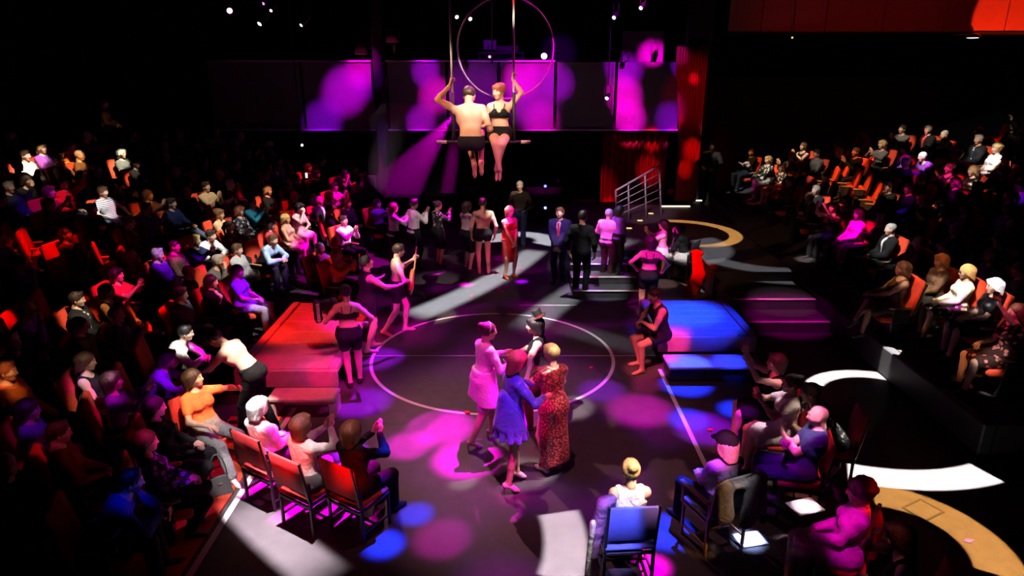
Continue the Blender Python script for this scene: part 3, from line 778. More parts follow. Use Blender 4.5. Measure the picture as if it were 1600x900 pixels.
def torso_to(S, J, g=0.0):
    f = J['sex'] == 'f'
    Rp, Rt = J['Rp'], J['Rt']
    n = Rt @ V3(0, 1, 0); np_ = Rp @ V3(0, 1, 0)
    P, W, C, N = J['P'], J['waist'], J['chest'], J['neck']
    hw = .075 if f else .062
    S.cap(P + Rp @ V3(-hw, -.005, 0), P + Rp @ V3(hw, -.005, 0), .108 + g, .108 + g, .05, np_, 1.05)
    for s in (-1, 1):
        S.ell(P + Rp @ V3(s * .07, -.055, -.02), V3(.085, .08, .085) + g, None, .05)
    wv = .075 if f else .09
    S.cap(W + Rt @ V3(-.045, 0, 0), W + Rt @ V3(.045, 0, 0), (.088 if f else .102) + g, (.088 if f else .102) + g, .09, n, 1.12)
    cw = .058 if f else .075
    S.cap(C + Rt @ V3(-cw, 0, -.02), C + Rt @ V3(cw, 0, -.02), (.1 if f else .118) + g, (.1 if f else .118) + g, .08, n, 1.18)
    S.cap(C + Rt @ V3(-cw, -.01, .07), C + Rt @ V3(cw, -.01, .07), .085 + g, .085 + g, .06, n, 1.2)
    if f:
        for s in (-1, 1):
            S.ell(C + Rt @ V3(s * .072, .075, .0), V3(.062, .06, .062) + g * .8, None, .04)
    else:
        for s in (-1, 1):
            S.ell(C + Rt @ V3(s * .075, .06, .03), V3(.08, .05, .06) + g * .8, Rt, .05)
            S.ell(C + Rt @ V3(s * .085, -.065, .04), V3(.075, .045, .09) + g * .8, Rt, .05)
    for i in (0, 1):
        S.cap(N + Rt @ V3(0, -.01, -.025), J['sh'][i], .048 + g * .6, (.048 if f else .055) + g * .6, .05)


def arm_to(S, J, i, g=0.0, t=2.0, k=.025):
    f = J['sex'] == 'f'; q = .86 if f else 1.0
    a, e, w = J['sh'][i], J['el'][i], J['wr'][i]
    u = min(t, 1.0)
    S.cap(a, a + (e - a) * u, .056 * q + g, (.056 + (.041 - .056) * u) * q + g, k)
    if u > .6:
        S.ell(a + (e - a) * .45, V3(.052, .052, .052) * q + g, None, k)
    if t > 1:
        u = t - 1
        S.cap(e, e + (w - e) * u, .042 * q + g, (.042 + (.027 - .042) * u) * q + g, k)
        if u > .4:
            S.ell(e + (w - e) * .25, V3(.044, .044, .044) * q + g, None, k)


def leg_to(S, J, i, g=0.0, t=2.0, k=.03, flare=0.0):
    f = J['sex'] == 'f'; q = .97 if f else 1.0
    a, e, w = J['hip'][i], J['kn'][i], J['an'][i]
    u = min(t, 1.0)
    S.cap(a, a + (e - a) * u, .092 * q + g, (.092 + (.057 - .092) * u) * q + g, k)
    if t > 1:
        u = t - 1
        S.cap(e, e + (w - e) * u, .056 * q + g, (.056 + (.037 - .056) * u) * q + g + flare, k)
        if u > .5:
            back = unit(np.cross(np.cross(e - a, w - e), w - e)) if np.linalg.norm(np.cross(e - a, w - e)) > 1e-4 else V3(0, -1, 0)
            bk = -J['fd'][i]; bk = unit(bk - unit(w - e) * (bk @ unit(w - e)))
            S.cap(e + (w - e) * .12 + bk * .012, e + (w - e) * .48 + bk * .012, .045 * q + g, .04 * q + g, k)


def foot_axes(J, i):
    d = J['fd'][i]
    return d, unit(np.cross(np.cross(d, V3(0, 0, 1)), d)) if abs(d[2]) < .95 else V3(0, 1, 0)


def foot_to(S, J, i, g=0.0):
    d, up = foot_axes(J, i); a = J['an'][i]
    q = .88 if J['sex'] == 'f' else 1.0
    S.cap(a, a - d * .03 - up * .045, .036 * q + g, .033 * q + g, .02)
    S.cap(a - up * .035 + d * .02, a + d * .135 * q - up * .058, .036 * q + g, .026 * q + g, .03)
    S.cap(a + d * .12 * q - up * .06, a + d * .175 * q - up * .062, .034 * q + g, .022 * q + g, .02, up, 1.3)


def finger_geo(G, J, i, mat=0, seg=5):
    s = (-1, 1)[i]
    q = .9 if J['sex'] == 'f' else 1.0
    w, d, n = J['wr'][i], J['hd'][i], J['pn'][i]
    side = unit(np.cross(d, n))
    if True:                      # thumb side: for right hand, with palm n and direction d
        side = side * (1 if s < 0 else -1)
    c = J['curl'][i]
    for k, (off, ln) in enumerate(((.03, .92), (.010, 1.0), (-.011, .95), (-.030, .75))):
        p = w + d * .085 * q + side * off * q + n * .004
        pts = [w + d * .06 * q + side * off * .9 * q, p]; ang = 0.0; dd = d
        for L, a in ((.042, .55), (.026, .8), (.021, .6)):
            ang += a * c * 1.9
            dv = d * math.cos(ang) + n * math.sin(ang) + side * off * (.9 - c)
            p = p + unit(dv) * L * ln * q; pts.append(p)
        G.tube(pts, [.0095 * q, .0098 * q, .0088 * q, .0078 * q, .0058 * q], seg, mat)
    p = w + d * .028 * q + side * .026 * q
    pts = [w + d * .02, p]
    dv = unit(d * .75 + side * .75 + n * (.25 + .5 * c)); p = p + dv * .042 * q; pts.append(p)
    dv = unit(d * .95 + side * (.35 - .5 * c) + n * (.2 + .7 * c)); p = p + dv * .033 * q; pts.append(p)
    G.tube(pts, [.015 * q, .0145 * q, .0115 * q, .0075 * q], seg, mat)


def head_soft(sex):
    S = Soft(); f = sex == 'f'
    q = .96 if f else 1.0
    S.ell((0, -.012, .028), V3(.076, .094, .088) * q, None, .03)
    S.ell((0, .018, -.03), V3(.062, .07, .075) * q, None, .04)
    S.cap((0, .05 * q, -.088 * q), (0, .058 * q, -.09 * q), .028 if f else .032, .024, .035)
    for s in (-1, 1):
        S.ell((s * .042, .058, -.02), V3(.022, .02, .022), None, .03)
        S.cap((s * .012, .085 * q, .026), (s * .045, .07 * q, .026), .01, .009, .02)
        S.ell((s * .077 * q, -.004, -.01), V3(.009, .019, .032), rotz(-s * .35), .008)
        S.cut((s * .032, .094 * q, .006), V3(.017, .016, .012))
    S.cap((0, .086 * q, .018), (0, .107 * q, -.026), .0085, .0125, .016)
    S.cap((-.009, .098 * q, -.03), (.009, .098 * q, -.03), .009, .009, .01)
    S.cap((-.017, .083 * q, -.056), (.017, .083 * q, -.056), .0075, .0075, .008)
    S.cap((-.014, .082 * q, -.067), (.014, .082 * q, -.067), .008, .008, .008)
    S.cap((0, -.03, -.06), (0, -.045, -.13), .052 * q, .05 * q, .03)
    return S


_heads = {}
def head_geo(sex, h):
    key = (sex, h)
    if key not in _heads:
        V, F = head_soft(sex).mesh(h)
        q = .96 if sex == 'f' else 1.0
        mi = np.zeros(len(F), int)
        cen = V[F].mean(1)
        lipm = (np.abs(cen[:, 0]) < .02) & (cen[:, 1] > .08 * q) & (cen[:, 2] > -.073) & (cen[:, 2] < -.054)
        mi[lipm] = 3
        G = Geo()
        for m in (0, 3):
            pass
        parts = (V, F, mi)
        _heads[key] = parts
    return _heads[key]


def ball(c, r, seg=6, rings=4):
    V = []; F = []
    for i in range(rings + 1):
        a = PI * i / rings
        for j in range(seg):
            b = 2 * PI * j / seg
            V.append([c[0] + r[0] * math.sin(a) * math.cos(b), c[1] + r[1] * math.sin(a) * math.sin(b), c[2] + r[2] * math.cos(a)])
    for i in range(rings):
        for j in range(seg):
            k = (j + 1) % seg
            F.append([i * seg + j, (i + 1) * seg + j, (i + 1) * seg + k, i * seg + k])
    return np.array(V), F


def body_mesh(J, name='body', h=.018, hh=.011):
    S = Soft()
    torso_to(S, J)
    S.cap(J['neck'] - J['Rt'] @ V3(0, 0, .04), J['ntop'], .056 if J['sex'] == 'm' else .047, .05 if J['sex'] == 'm' else .043, .035)
    for i in (0, 1):
        arm_to(S, J, i); leg_to(S, J, i); foot_to(S, J, i)
        q = .9 if J['sex'] == 'f' else 1.0
        w, d, n = J['wr'][i], J['hd'][i], J['pn'][i]
        S.cap(w - d * .01, w + d * .075 * q, .032 * q, .042 * q, .02, n, 2.1)
    V, F = S.mesh(h)
    G = Geo(); G.add(V, F, 0)
    for i in (0, 1):
        finger_geo(G, J, i)
    V, F, mi = head_geo(J['sex'], hh)
    T = lambda X: np.asarray(X) @ J['Rh'].T + J['head']
    n0 = G.n
    G.add(T(V), F, 0)
    G.m[len(G.m) - len(F):] = mi.tolist()
    for s in (-1, 1):
        v, f = ball((s * .032, .082, .006), (.0115, .009, .0085)); G.add(T(v), f, 1)
        v, f = ball((s * .031, .0893, .006), (.0062, .004, .0066)); G.add(T(v), f, 2)
        G.tube(T([(s * .013, .092, .026), (s * .032, .0915, .031), (s * .05, .078, .026)]), [.003, .0042, .002], 4, 2)
    return G.mesh(name, BODY_MATS)


def neck_cut(S, J, r=.078, dz=.045, dy=.02):
    S.cut(J['neck'] + J['Rt'] @ V3(0, dy, dz), V3(r, r, r))


def top_mesh(J, kind, mat, h=.02, g=.016):
    """kinds: tee, long, tank, bra, jacket, crop"""
    S = Soft(); Rt = J['Rt']; up = Rt @ V3(0, 0, 1)
    torso_to(S, J, g)
    if kind == 'tee':
        for i in (0, 1): arm_to(S, J, i, g - .002, .55)
    elif kind in ('long', 'jacket'):
        for i in (0, 1): arm_to(S, J, i, g - .003, 1.93)
    if kind == 'jacket':
        for a in np.linspace(0, 1, 5):
            S.cut(J['chest'] + Rt @ V3(0, .16, .11 - a * .26), V3(.055 - .045 * a, .13, .06))
        neck_cut(S, J, .07, .05, .03)
    elif kind in ('tank', 'dress'):
        for s in (-1, 1):
            S.cut(J['sh'][(s + 1) // 2] + Rt @ V3(s * .04, 0, .0), V3(.075, .12, .085))
        neck_cut(S, J, .1, .035, .045)
    elif kind == 'bra':
        S.plane(J['chest'] + up * .06, up); S.plane(J['chest'] - up * .075, -up)
        S.cut(J['chest'] + Rt @ V3(0, .12, .085), V3(.045, .09, .085))
        for s in (-1, 1):
            S.cut(J['chest'] + Rt @ V3(s * .16, .03, .09), V3(.075, .16, .09))
        S.cut(J['chest'] + Rt @ V3(0, -.14, .09), V3(.2, .1, .095))
    elif kind == 'off':
        S.plane(J['chest'] + up * .06, up)
    else:
        neck_cut(S, J)
    if kind not in ('bra',):
        S.plane(J['P'] - up * (-J['hem'] if 'hem' in J else .02 if kind != 'jacket' else .07), -up)
    V, F = S.mesh(h)
    return Geo().add(V, F).mesh(kind, mat)


def strap_mesh(J, mat, back=True):
    """two thin shoulder straps of a bra or top"""
    G = Geo(); Rt = J['Rt']
    for s in (-1, 1):
        pts = [J['chest'] + Rt @ V3(s * x, y, z) for x, y, z in ((.07, .115, .03), (.082, .085, .1), (.085, .01, .155), (.075, -.075, .12), (.06, -.118, .04), (.05, -.122, -.03))]
        G.tube(pts, .0075, 5)
    return G.mesh('strap', mat)


def bottom_mesh(J, kind, mat, h=.02, g=.014, rise=-.02):
    """kinds: trousers, shorts, briefs, skirt, long_skirt"""
    S = Soft(); Rp = J['Rp']; up = Rp @ V3(0, 0, 1)
    np_ = Rp @ V3(0, 1, 0)
    P = J['P']
    f = J['sex'] == 'f'
    hw = .075 if f else .062
    S.cap(P + Rp @ V3(-hw, -.005, 0), P + Rp @ V3(hw, -.005, 0), .108 + g, .108 + g, .05, np_, 1.05)
    for s in (-1, 1):
        S.ell(P + Rp @ V3(s * .07, -.055, -.02), V3(.085, .08, .085) + g, None, .05)
    S.cap(J['waist'] + Rp @ V3(-.045, 0, -.03), J['waist'] + Rp @ V3(.045, 0, -.03), .098 + g, .098 + g, .09, np_, 1.12)
    t = {'trousers': 1.94, 'shorts': .5, 'briefs': .2, 'skirt': 0, 'long_skirt': 0}[kind]
    for i in (0, 1):
        if t:
            leg_to(S, J, i, g, t, .03, .012 if kind == 'trousers' else 0)
    if kind == 'skirt':
        k0, k1 = J['kn']; h0, h1 = J['hip']; nn = V3(0, 0, 1)
        for w in (0, .5, 1):
            S.cap(h0 + (h1 - h0) * w, (k0 + (k1 - k0) * w) * .85 + (h0 + (h1 - h0) * w) * .15, .1 + g, .075 + g, .06)
    S.plane(J['waist'] + up * (rise if J.get('rise') is None else J['rise']), up)
    V, F = S.mesh(h)
    return Geo().add(V, F).mesh(kind, mat)


def shoe_mesh(J, i, mat, h=.014, heel=0.0):
    S = Soft(); foot_to(S, J, i, .007)
    d, up = foot_axes(J, i)
    S.plane(J['an'][i] + up * .012, up)
    V, F = S.mesh(h)
    G = Geo().add(V, F)
    return G.mesh('shoe', mat)


# ---- hair, in head space (face towards +Y)
def hair_mesh(style):
    S = Soft(); h = .012
    def cap(g=.012, front=.045, low=-.05):
        S.ell((0, -.016, .03), V3(.078, .096, .09) + g, None, .02)
        S.cut((0, .125, -.035), V3(.085, .1, .085))
        S.plane((0, 0, low), (0, .9, -1))
    if style == 'short':
        cap(.011); S.cap((-.04, .055, .105), (.04, .06, .1), .02, .018, .03)
    elif style == 'crop':
        cap(.006)
    elif style == 'bald':
        S.ell((0, -.016, .0), V3(.082, .1, .075), None, .02); S.cut((0, .06, .05), V3(.1, .125, .09)); S.cut((0, .125, -.035), V3(.085, .1, .085))
    elif style == 'curly':
        cap(.022)
        rs = random.Random(3)
        for _ in range(40):
            a, b = rs.uniform(0, 2 * PI), rs.uniform(.05, 1.5)
            p = V3(.095 * math.sin(b) * math.cos(a), -.02 + .11 * math.sin(b) * math.sin(a), .03 + .1 * math.cos(b))
            if p[1] > .05 and p[2] < .07: continue
            S.cap(p, p, .028, .028, .01)
    elif style in ('long', 'longwavy'):
        cap(.014)
        for s in (-1, 1):
            S.cap((s * .07, -.01, .04), (s * .085, -.02, -.12), .03, .03, .03)
            S.cap((s * .085, -.02, -.12), (s * .08, .0 if style == 'long' else .03, -.27), .032, .018, .03)
            S.cap((s * .045, -.07, .02), (s * .05, -.085, -.3), .05, .028, .04)
        S.cap((0, -.08, .02), (0, -.095, -.32), .055, .03, .04)
    elif style == 'bob':
        cap(.016)
        for s in (-1, 1):
            S.cap((s * .07, .0, .04), (s * .082, .012, -.09), .032, .036, .03)
            S.cap((s * .045, -.07, .02), (s * .05, -.07, -.1), .05, .045, .04)
        S.cap((0, -.08, .02), (0, -.08, -.1), .055, .045, .04)
        S.cap((-.04, .07, .085), (.045, .07, .085), .022, .018, .03)
    elif style == 'bun':
        cap(.009); S.ell((0, -.1, .085), (.05, .048, .045), None, .02)
    elif style == 'pony':
        cap(.009); S.cap((0, -.1, .05), (0, -.14, -.03), .03, .034, .03); S.cap((0, -.14, -.03), (0, -.125, -.2), .034, .012, .03)
    elif style == 'updo':
        cap(.014); S.ell((0, -.085, .06), (.075, .065, .07), None, .03); S.cap((-.05, .06, .08), (.05, .06, .08), .025, .02, .03)
    V, F = S.mesh(h)
    # strand ridges
    ang = np.arctan2(V[:, 0], V[:, 1] + .02)
    rad = V - np.array([0, -.016, .0])
    rad[:, 2] *= .3
    V = V + rad / np.maximum(np.linalg.norm(rad, axis=1)[:, None], 1e-4) * (.0022 * np.sin(ang * 38 + V[:, 2] * 22) + .0015 * np.sin(ang * 17 + 2 + V[:, 2] * 60))[:, None]
    return Geo().add(V, F).mesh('hair_' + style, HAIR)


_hair = {}
def hair_of(style):
    if style not in _hair:
        _hair[style] = hair_mesh(style)
    return _hair[style]


def head_matrix(J):
    M = np.eye(4); M[:3, :3] = J['Rh']; M[:3, 3] = J['head']
    return Matrix(M.tolist())


# colours
SK = {'pale': (.72, .46, .36), 'fair': (.62, .38, .28), 'tan': (.45, .25, .16), 'brown': (.24, .12, .075), 'deep': (.12, .06, .04)}
HC = {'black': (.012, .01, .01), 'dark': (.035, .02, .014), 'brown': (.1, .05, .025), 'red': (.26, .09, .04), 'blonde': (.55, .36, .15), 'grey': (.38, .36, .34), 'white': (.8, .77, .72), 'pink': (.85, .42, .42)}
# ================================================================ the hall
M_FLOOR = mat_plain('stage_floor_black', (.055, .048, .05), .5, noise=.35, scale=6, bump=.0, spec=.35)
def _speckle(m):
    N = m.node_tree.nodes; L = m.node_tree.links; b = N['Principled BSDF']
    tc = N.new('ShaderNodeTexCoord'); nz = N.new('ShaderNodeTexNoise'); nz.inputs['Scale'].default_value = 90; nz.inputs['Detail'].default_value = 4
    L.new(tc.outputs['Object'], nz.inputs['Vector'])
    bp = N.new('ShaderNodeBump'); bp.inputs['Strength'].default_value = .35; bp.inputs['Distance'].default_value = .004
    L.new(nz.outputs['Fac'], bp.inputs['Height']); L.new(bp.outputs['Normal'], b.inputs['Normal'])
_speckle(M_FLOOR)
M_BLACK = mat_plain('black_paint', (.018, .017, .02), .65, noise=.2, scale=12, bump=.1)
M_WALL = mat_plain('hall_wall_black', (.02, .018, .02), .9, noise=.2, scale=5)
M_STEEL = mat_plain('dark_steel', (.05, .05, .055), .4, metal=.7, noise=.15)
M_CHROME = mat_plain('bright_steel', (.55, .55, .57), .25, metal=.9, noise=.05)
M_TAPE = mat_plain('white_tape', (.62, .58, .56), .7, noise=.15, scale=40)
M_CARPET = mat_plain('dark_carpet', (.03, .02, .022), .95, noise=.3, scale=60, bump=.3)
M_REDCARPET = mat_plain('red_carpet', (.5, .05, .02), .95, noise=.2, scale=60, bump=.3)
M_PLANK = mat_plain('platform_board', (.5, .42, .4), .45, noise=.25, scale=9, bump=.1)
M_COPE = mat_plain('coping_lit_white', (.9, .86, .9), .5, noise=.05)  # light along the gallery edges put into a near-white colour
M_PANEL = mat_plain('gallery_panel', (.2, .18, .2), .6, noise=.1, scale=6)
M_CURTAIN = mat_plain('red_velvet', (.45, .02, .03), .9, noise=.25, scale=25)
M_SEAT = mat_plain('orange_red_upholstery', (.55, .04, .012), .85, noise=.15, scale=50, bump=.2)
M_CHAIRFAB = mat_plain('red_chair_fabric', (.45, .014, .016), .7, noise=.18, scale=12, bump=.25)
M_BLUEFAB = mat_plain('blue_chair_fabric', (.12, .16, .6), .7, noise=.18, scale=12, bump=.25)
M_GREYFAB = mat_plain('grey_jacket_fabric', (.2, .2, .23), .8, noise=.2, scale=14, bump=.4)
M_WOOD = mat_plain('varnished_wood', (.35, .2, .09), .4, noise=.3, scale=14)
M_ROPE = mat_plain('pale_rope', (.5, .48, .48), .8, noise=.2, scale=80)
M_RAIL = mat_plain('grey_rail_paint', (.42, .4, .42), .4, noise=.05)
M_NOSE = mat_plain('step_nosing', (.6, .52, .42), .5, noise=.15)
M_BULK = mat_plain('bulkhead_panel', (.5, .16, .1), .8, noise=.08, scale=5)

# floor and shell
struct('floor', Geo().box((0, 11.5, -.1), (33, 31, .2)), M_FLOOR)
struct('wall_back', Geo().box((0, 26.2, 4.9), (33, .3, 10)), M_WALL)
struct('wall_front', Geo().box((0, -3.9, 4.9), (33, .3, 10)), M_WALL)
struct('wall_left', Geo().box((-16.4, 11.5, 4.9), (.3, 31, 10)), M_WALL)
struct('wall_right', Geo().box((16.4, 11.5, 4.9), (.3, 31, 10)), M_WALL)
struct('ceiling', Geo().box((0, 11.5, 10), (33, 31, .2)), M_WALL)

# painted ring, centre line, edge tapes
RC = (-.33, 10.75); RR = 2.05
def ring(c, r0, r1, z0, z1, n=96):
    G = Geo(); V = []; F = []
    for j in range(n):
        t = 2 * PI * j / n; a, b = math.cos(t), math.sin(t)
        V += [(c[0] + r0 * a, c[1] + r0 * b, z0), (c[0] + r1 * a, c[1] + r1 * b, z0), (c[0] + r1 * a, c[1] + r1 * b, z1), (c[0] + r0 * a, c[1] + r0 * b, z1)]
    for j in range(n):
        k = (j + 1) % n
        for q in range(4):
            w = (q + 1) % 4
            F.append([j * 4 + q, k * 4 + q, k * 4 + w, j * 4 + w])
    return G.add(V, F)
struct('trim_1', ring(RC, RR - .028, RR + .028, 0, .003), M_TAPE)
struct('trim_2', Geo().box((-.33, RC[1], .0015), (5.6, .018, .003)), M_TAPE)
struct('trim_3', Geo().box((-3.17, 6.3, .002), (.07, 5.2, .004)), M_TAPE)
struct('trim_4', Geo().box((2.42, 8.6, .002), (.06, 3.2, .004)), M_TAPE)
struct('trim_5', Geo().box((.75, 13.3, .0015), (1.2, .02, .003)), M_TAPE)
struct('floor_left_aisle', Geo().box((-3.62, 5.9, .012), (.72, 5.4, .024)), M_REDCARPET)

# raked seating floors
G = Geo()
xs = np.linspace(-15.8, -3.55, 26); ys = np.concatenate([np.linspace(2.5, 8.4, 8), np.linspace(8.6, 9.6, 5), np.linspace(10.5, 16, 7), np.linspace(17, 21.8, 6)])
V = [(x, y, ramp_left(x, y) + .002) for x in xs for y in ys]
n = len(ys)
G.add(V, [[i * n + j, (i + 1) * n + j, (i + 1) * n + j + 1, i * n + j + 1] for i in range(len(xs) - 1) for j in range(n - 1)])
struct('floor_left_seating', G, M_CARPET)
G = Geo()
xs = np.concatenate([[6.1], np.linspace(6.12, 15.8, 20)]); ys = np.linspace(7.6, 21.6, 22); n = len(ys)
V = [(x, y, ramp_right(x, y) if i else 0.0) for i, x in enumerate(xs) for y in ys]
F = [[i * n + j, (i + 1) * n + j, (i + 1) * n + j + 1, i * n + j + 1] for i in range(len(xs) - 1) for j in range(n - 1)]
k0 = len(V); V += [(x, 7.6, 0.0) for x in xs]
F += [[k0 + i, k0 + i + 1, (i + 1) * n, i * n] for i in range(len(xs) - 1)]
G.add(V, F)
struct('floor_right_seating', G, M_CARPET)
# black step blocks along the right seating block
for y0, y1 in ((7.6, 11.7), (11.75, 15.9), (15.95, 20.9)):
    struct('trim_6', Geo().bbox((6.02, (y0 + y1) / 2, .235), (.16, y1 - y0, .46), .02), M_BLACK)

# low platforms on either side of the ring
def platform(x0, x1, y0, y1, z, label, rim_inner):
    t = thing('stage_platform', label, 'platform', ((x0 + x1) / 2, (y0 + y1) / 2, 0), 0, None)
    w, d = x1 - x0, y1 - y0
    nb = 6
    board = Geo().bbox((0, 0, 0), (w - .3, d / nb - .012, .05), .008).mesh('board', M_PLANK, False)
    for k in range(nb):
        b = obj('board', board, t); b.location = (0, -d / 2 + (k + .5) * d / nb, z - .03)
    rail = Geo().bbox((0, 0, 0), (.14, d, .1), .015).mesh('side_rail', M_PLANK, False)
    for s in (-1, 1):
        r_ = obj('side_rail', rail, t); r_.location = (s * (w / 2 - .07), 0, z - .03)
    fr = Geo().bbox((0, 0, 0), (w, .06, .28), .015).mesh('end_panel', M_PLANK, False)
    for s in (-1, 1):
        r_ = obj('end_panel', fr, t); r_.location = (0, s * (d / 2 + .03), z - .16)
    leg = Geo().bbox((0, 0, 0), (.09, .09, z - .08), .01).mesh('leg', M_BLACK, False)
    for sx in (-1, 1):
        for sy in (-1, 0, 1):
            l = obj('leg', leg, t); l.location = (sx * (w / 2 - .08), sy * (d / 2 - .08), (z - .08) / 2)
    return t
platform(-4.15, -2.6, 9.3, 12.2, .45, 'low boarded stage platform lit red, left of the ring', 1)
platform(2.42, 4.05, 10.5, 12.2, .5, 'low boarded stage platform lit blue, right of the ring', -1)
# lower step in front of the red and the blue platform
t = thing('bench', 'low backless bench with rounded end leg in front of the red platform', 'bench', (-2.95, 8.72, 0))
obj('seat_board', Geo().bbox((0, 0, .3), (.95, .36, .07), .02).mesh('seat_board', M_PLANK, False), t)
for s in (-1, 1):
    obj('leg', Geo().bbox((s * .42, 0, .13), (.1, .34, .26), .02).mesh('leg', M_PLANK, False), t)
t = thing('step_block', 'low black step block in front of the blue platform', 'step', (3.2, 9.95, 0))
obj('tread', Geo().bbox((0, 0, .25), (1.5, .5, .05), .012).mesh('tread', M_PLANK, False), t)
obj('riser', Geo().bbox((0, .02, .11), (1.44, .44, .22), .01).mesh('riser', M_BLACK, False), t)

# back steps, deck, aisle steps on the right
def steps(label, x0, x1, tr, loc):
    t = thing('stairs', label, 'steps', (0, 0, 0))
    for (y0, y1, z) in tr:
        obj('step', Geo().bbox(((x0 + x1) / 2, (y0 + y1) / 2, z / 2), (x1 - x0, y1 - y0 - .004, z), .006).mesh('step', M_FLOOR, False), t)
        obj('nosing', Geo().bbox(((x0 + x1) / 2, y0 + .03, z + .004), (x1 - x0 - .04, .09, .008), .003).mesh('nosing', M_NOSE, False), t)
    return t
steps('wide pale-edged steps leading up from the ring to the back deck', 1.3, 2.75, [(13.75, 14.25, .15), (14.25, 14.75, .3), (14.75, 15.38, .45)], 0)
steps('broad black aisle steps between the blue platform and the right seating', 4.3, 5.92, [(11.8, 12.5, .2), (12.5, 13.68, .4)], 0)
struct('floor_back_deck', Geo().prism([(1.3, 15.4), (4.25, 15.4), (4.25, 13.7), (5.92, 13.7), (5.92, 21.2), (1.3, 21.2)], 0, .6), M_FLOOR)

# railing at the back of the deck
t = thing('stair_railing', 'slanted grey metal stair railing with five bars on the back deck', 'railing')
ra, rb = at_y(962, 350, 18.0), at_y(1034, 322, 19.2)
ta, tb = at_y(962, 298, 18.0), at_y(1030, 259, 19.2)
for k in range(5):
    w = 1 - k * .19
    a, b = ra + (ta - ra) * w, rb + (tb - rb) * w
    obj('rail', Geo().tube([a, b], .028 if k == 0 else .014, 8).mesh('rail', M_RAIL), t)
for w in (0, .28, .66, 1):
    a, b = ra + (rb - ra) * w, ta + (tb - ta) * w
    obj('post', Geo().tube([[a[0], a[1], .6], b], .024, 8).mesh('post', M_RAIL), t)

# gold step markers (small lamps let into the step edges)
M_MARK = mat_emit('step_marker_glow', (1, .62, .22), 1.6)
M_EDGE_GLOW = mat_emit('edge_glow', (1, .85, .6), 2.0)  # gold light on the deck's step edges, put in as a glowing colour
for k, (u, v, z) in enumerate([(1017, 334, .6), (1000, 345, .6), (983, 357, .6), (966, 369, .6), (963, 388, .45), (972, 408, .3), (979, 432, .15), (991, 458, .02)]):
    p = at_z(u, v, z)
    o = obj('step_marker', Geo().bbox((0, 0, .01), (.14, .05, .02), .004).mesh('step_marker', M_MARK, False))
    o.location = p; tag(o, ('topmost', 'second', 'third', 'fourth', 'fifth', 'sixth', 'seventh', 'lowest')[k] + ' of the small gold step markers running down beside the back steps', 'light', 'step markers by the back steps')
for u0, u1, v, z, w in ((1033, 1078, 323, .6, 'longer'), (1084, 1112, 314, .6, 'shorter')):
    a, b = at_z(u0, v, z), at_z(u1, v, z)
    o = obj('glowing_edge', Geo().bbox(((a[0] + b[0]) / 2, a[1], z + .015), (b[0] - a[0], .07, .03), .006).mesh('glowing_edge', M_EDGE_GLOW, False))
    tag(o, f'{w} gold step edge made to glow across the back deck by the railing', 'light')

# gallery front above the back of the hall
GY = 22.0
t = thing('gallery_front', 'panelled gallery front across the back of the hall, dappled magenta', 'balcony')
def zpx(v, y): return at_y(800, v, y)[2]
zt, zb = zpx(97, GY), zpx(201, GY)
def xpx(u, v=150): return at_y(u, v, GY)[0]
for u0, u1, top in ((330, 472, 97), (475, 588, 97), (607, 698, 97), (701, 778, 97), (781, 866, 97), (869, 960, 97), (963, 1062, 97)):
    x0, x1 = xpx(u0), xpx(u1)
    obj('panel', Geo().bbox(((x0 + x1) / 2, GY, (zt + zb) / 2), (x1 - x0 - .03, .1, zt - zb), .01).mesh('panel', M_PANEL, False), t)
obj('coping', Geo().bbox(((xpx(330) + xpx(866)) / 2, GY - .04, zt + .03), (xpx(866) - xpx(330), .22, .06), .01).mesh('coping', M_COPE, False), t)
obj('bottom_rail', Geo().bbox(((xpx(330) + xpx(1062)) / 2, GY - .06, zb - .03), (xpx(1062) - xpx(330), .2, .05), .01).mesh('bottom_rail', M_COPE, False), t)
obj('floor_slab', Geo().box(((xpx(330) + xpx(1062)) / 2, GY + 1.7, zb + .1), (xpx(1062) - xpx(330), 3.2, .18)).mesh('floor_slab', M_BLACK, False), t)
# upper screen panels on the right of the gallery
t = thing('screen_panel', 'tall grey screen standing on the gallery beside the dark truss tower', 'screen')
x0, x1 = at_y(972, 80, GY + .6)[0], at_y(1036, 80, GY + .6)[0]
obj('sheet', Geo().bbox(((x0 + x1) / 2, GY + .6, (zpx(47, GY) + zt) / 2), (x1 - x0, .05, zpx(47, GY) - zt), .008).mesh('sheet', M_PANEL, False), t)
obj('frame', Geo().bbox(((x0 + x1) / 2, GY + .66, (zpx(47, GY) + zt) / 2), (x1 - x0 + .08, .06, zpx(47, GY) - zt + .06), .01).mesh('frame', M_BLACK, False), t)
# columns
for k, (u0, u1, lab) in enumerate(((590, 606, 'slim black column between the gallery panels on the left'), (1062, 1098, 'broad black column at the right end of the gallery'))):
    x0, x1 = at_y(u0, 200, GY - .3)[0], at_y(u1, 200, GY - .3)[0]
    o = thing('column', lab, 'column', ((x0 + x1) / 2, GY - .35, 0))
    obj('shaft', Geo().bbox((0, 0, 4.9), (x1 - x0, .4, 9.7), .03).mesh('shaft', M_BLACK, False), o)
    obj('base', Geo().bbox((0, 0, .12), (x1 - x0 + .12, .52, .24), .03).mesh('base', M_BLACK, False), o)
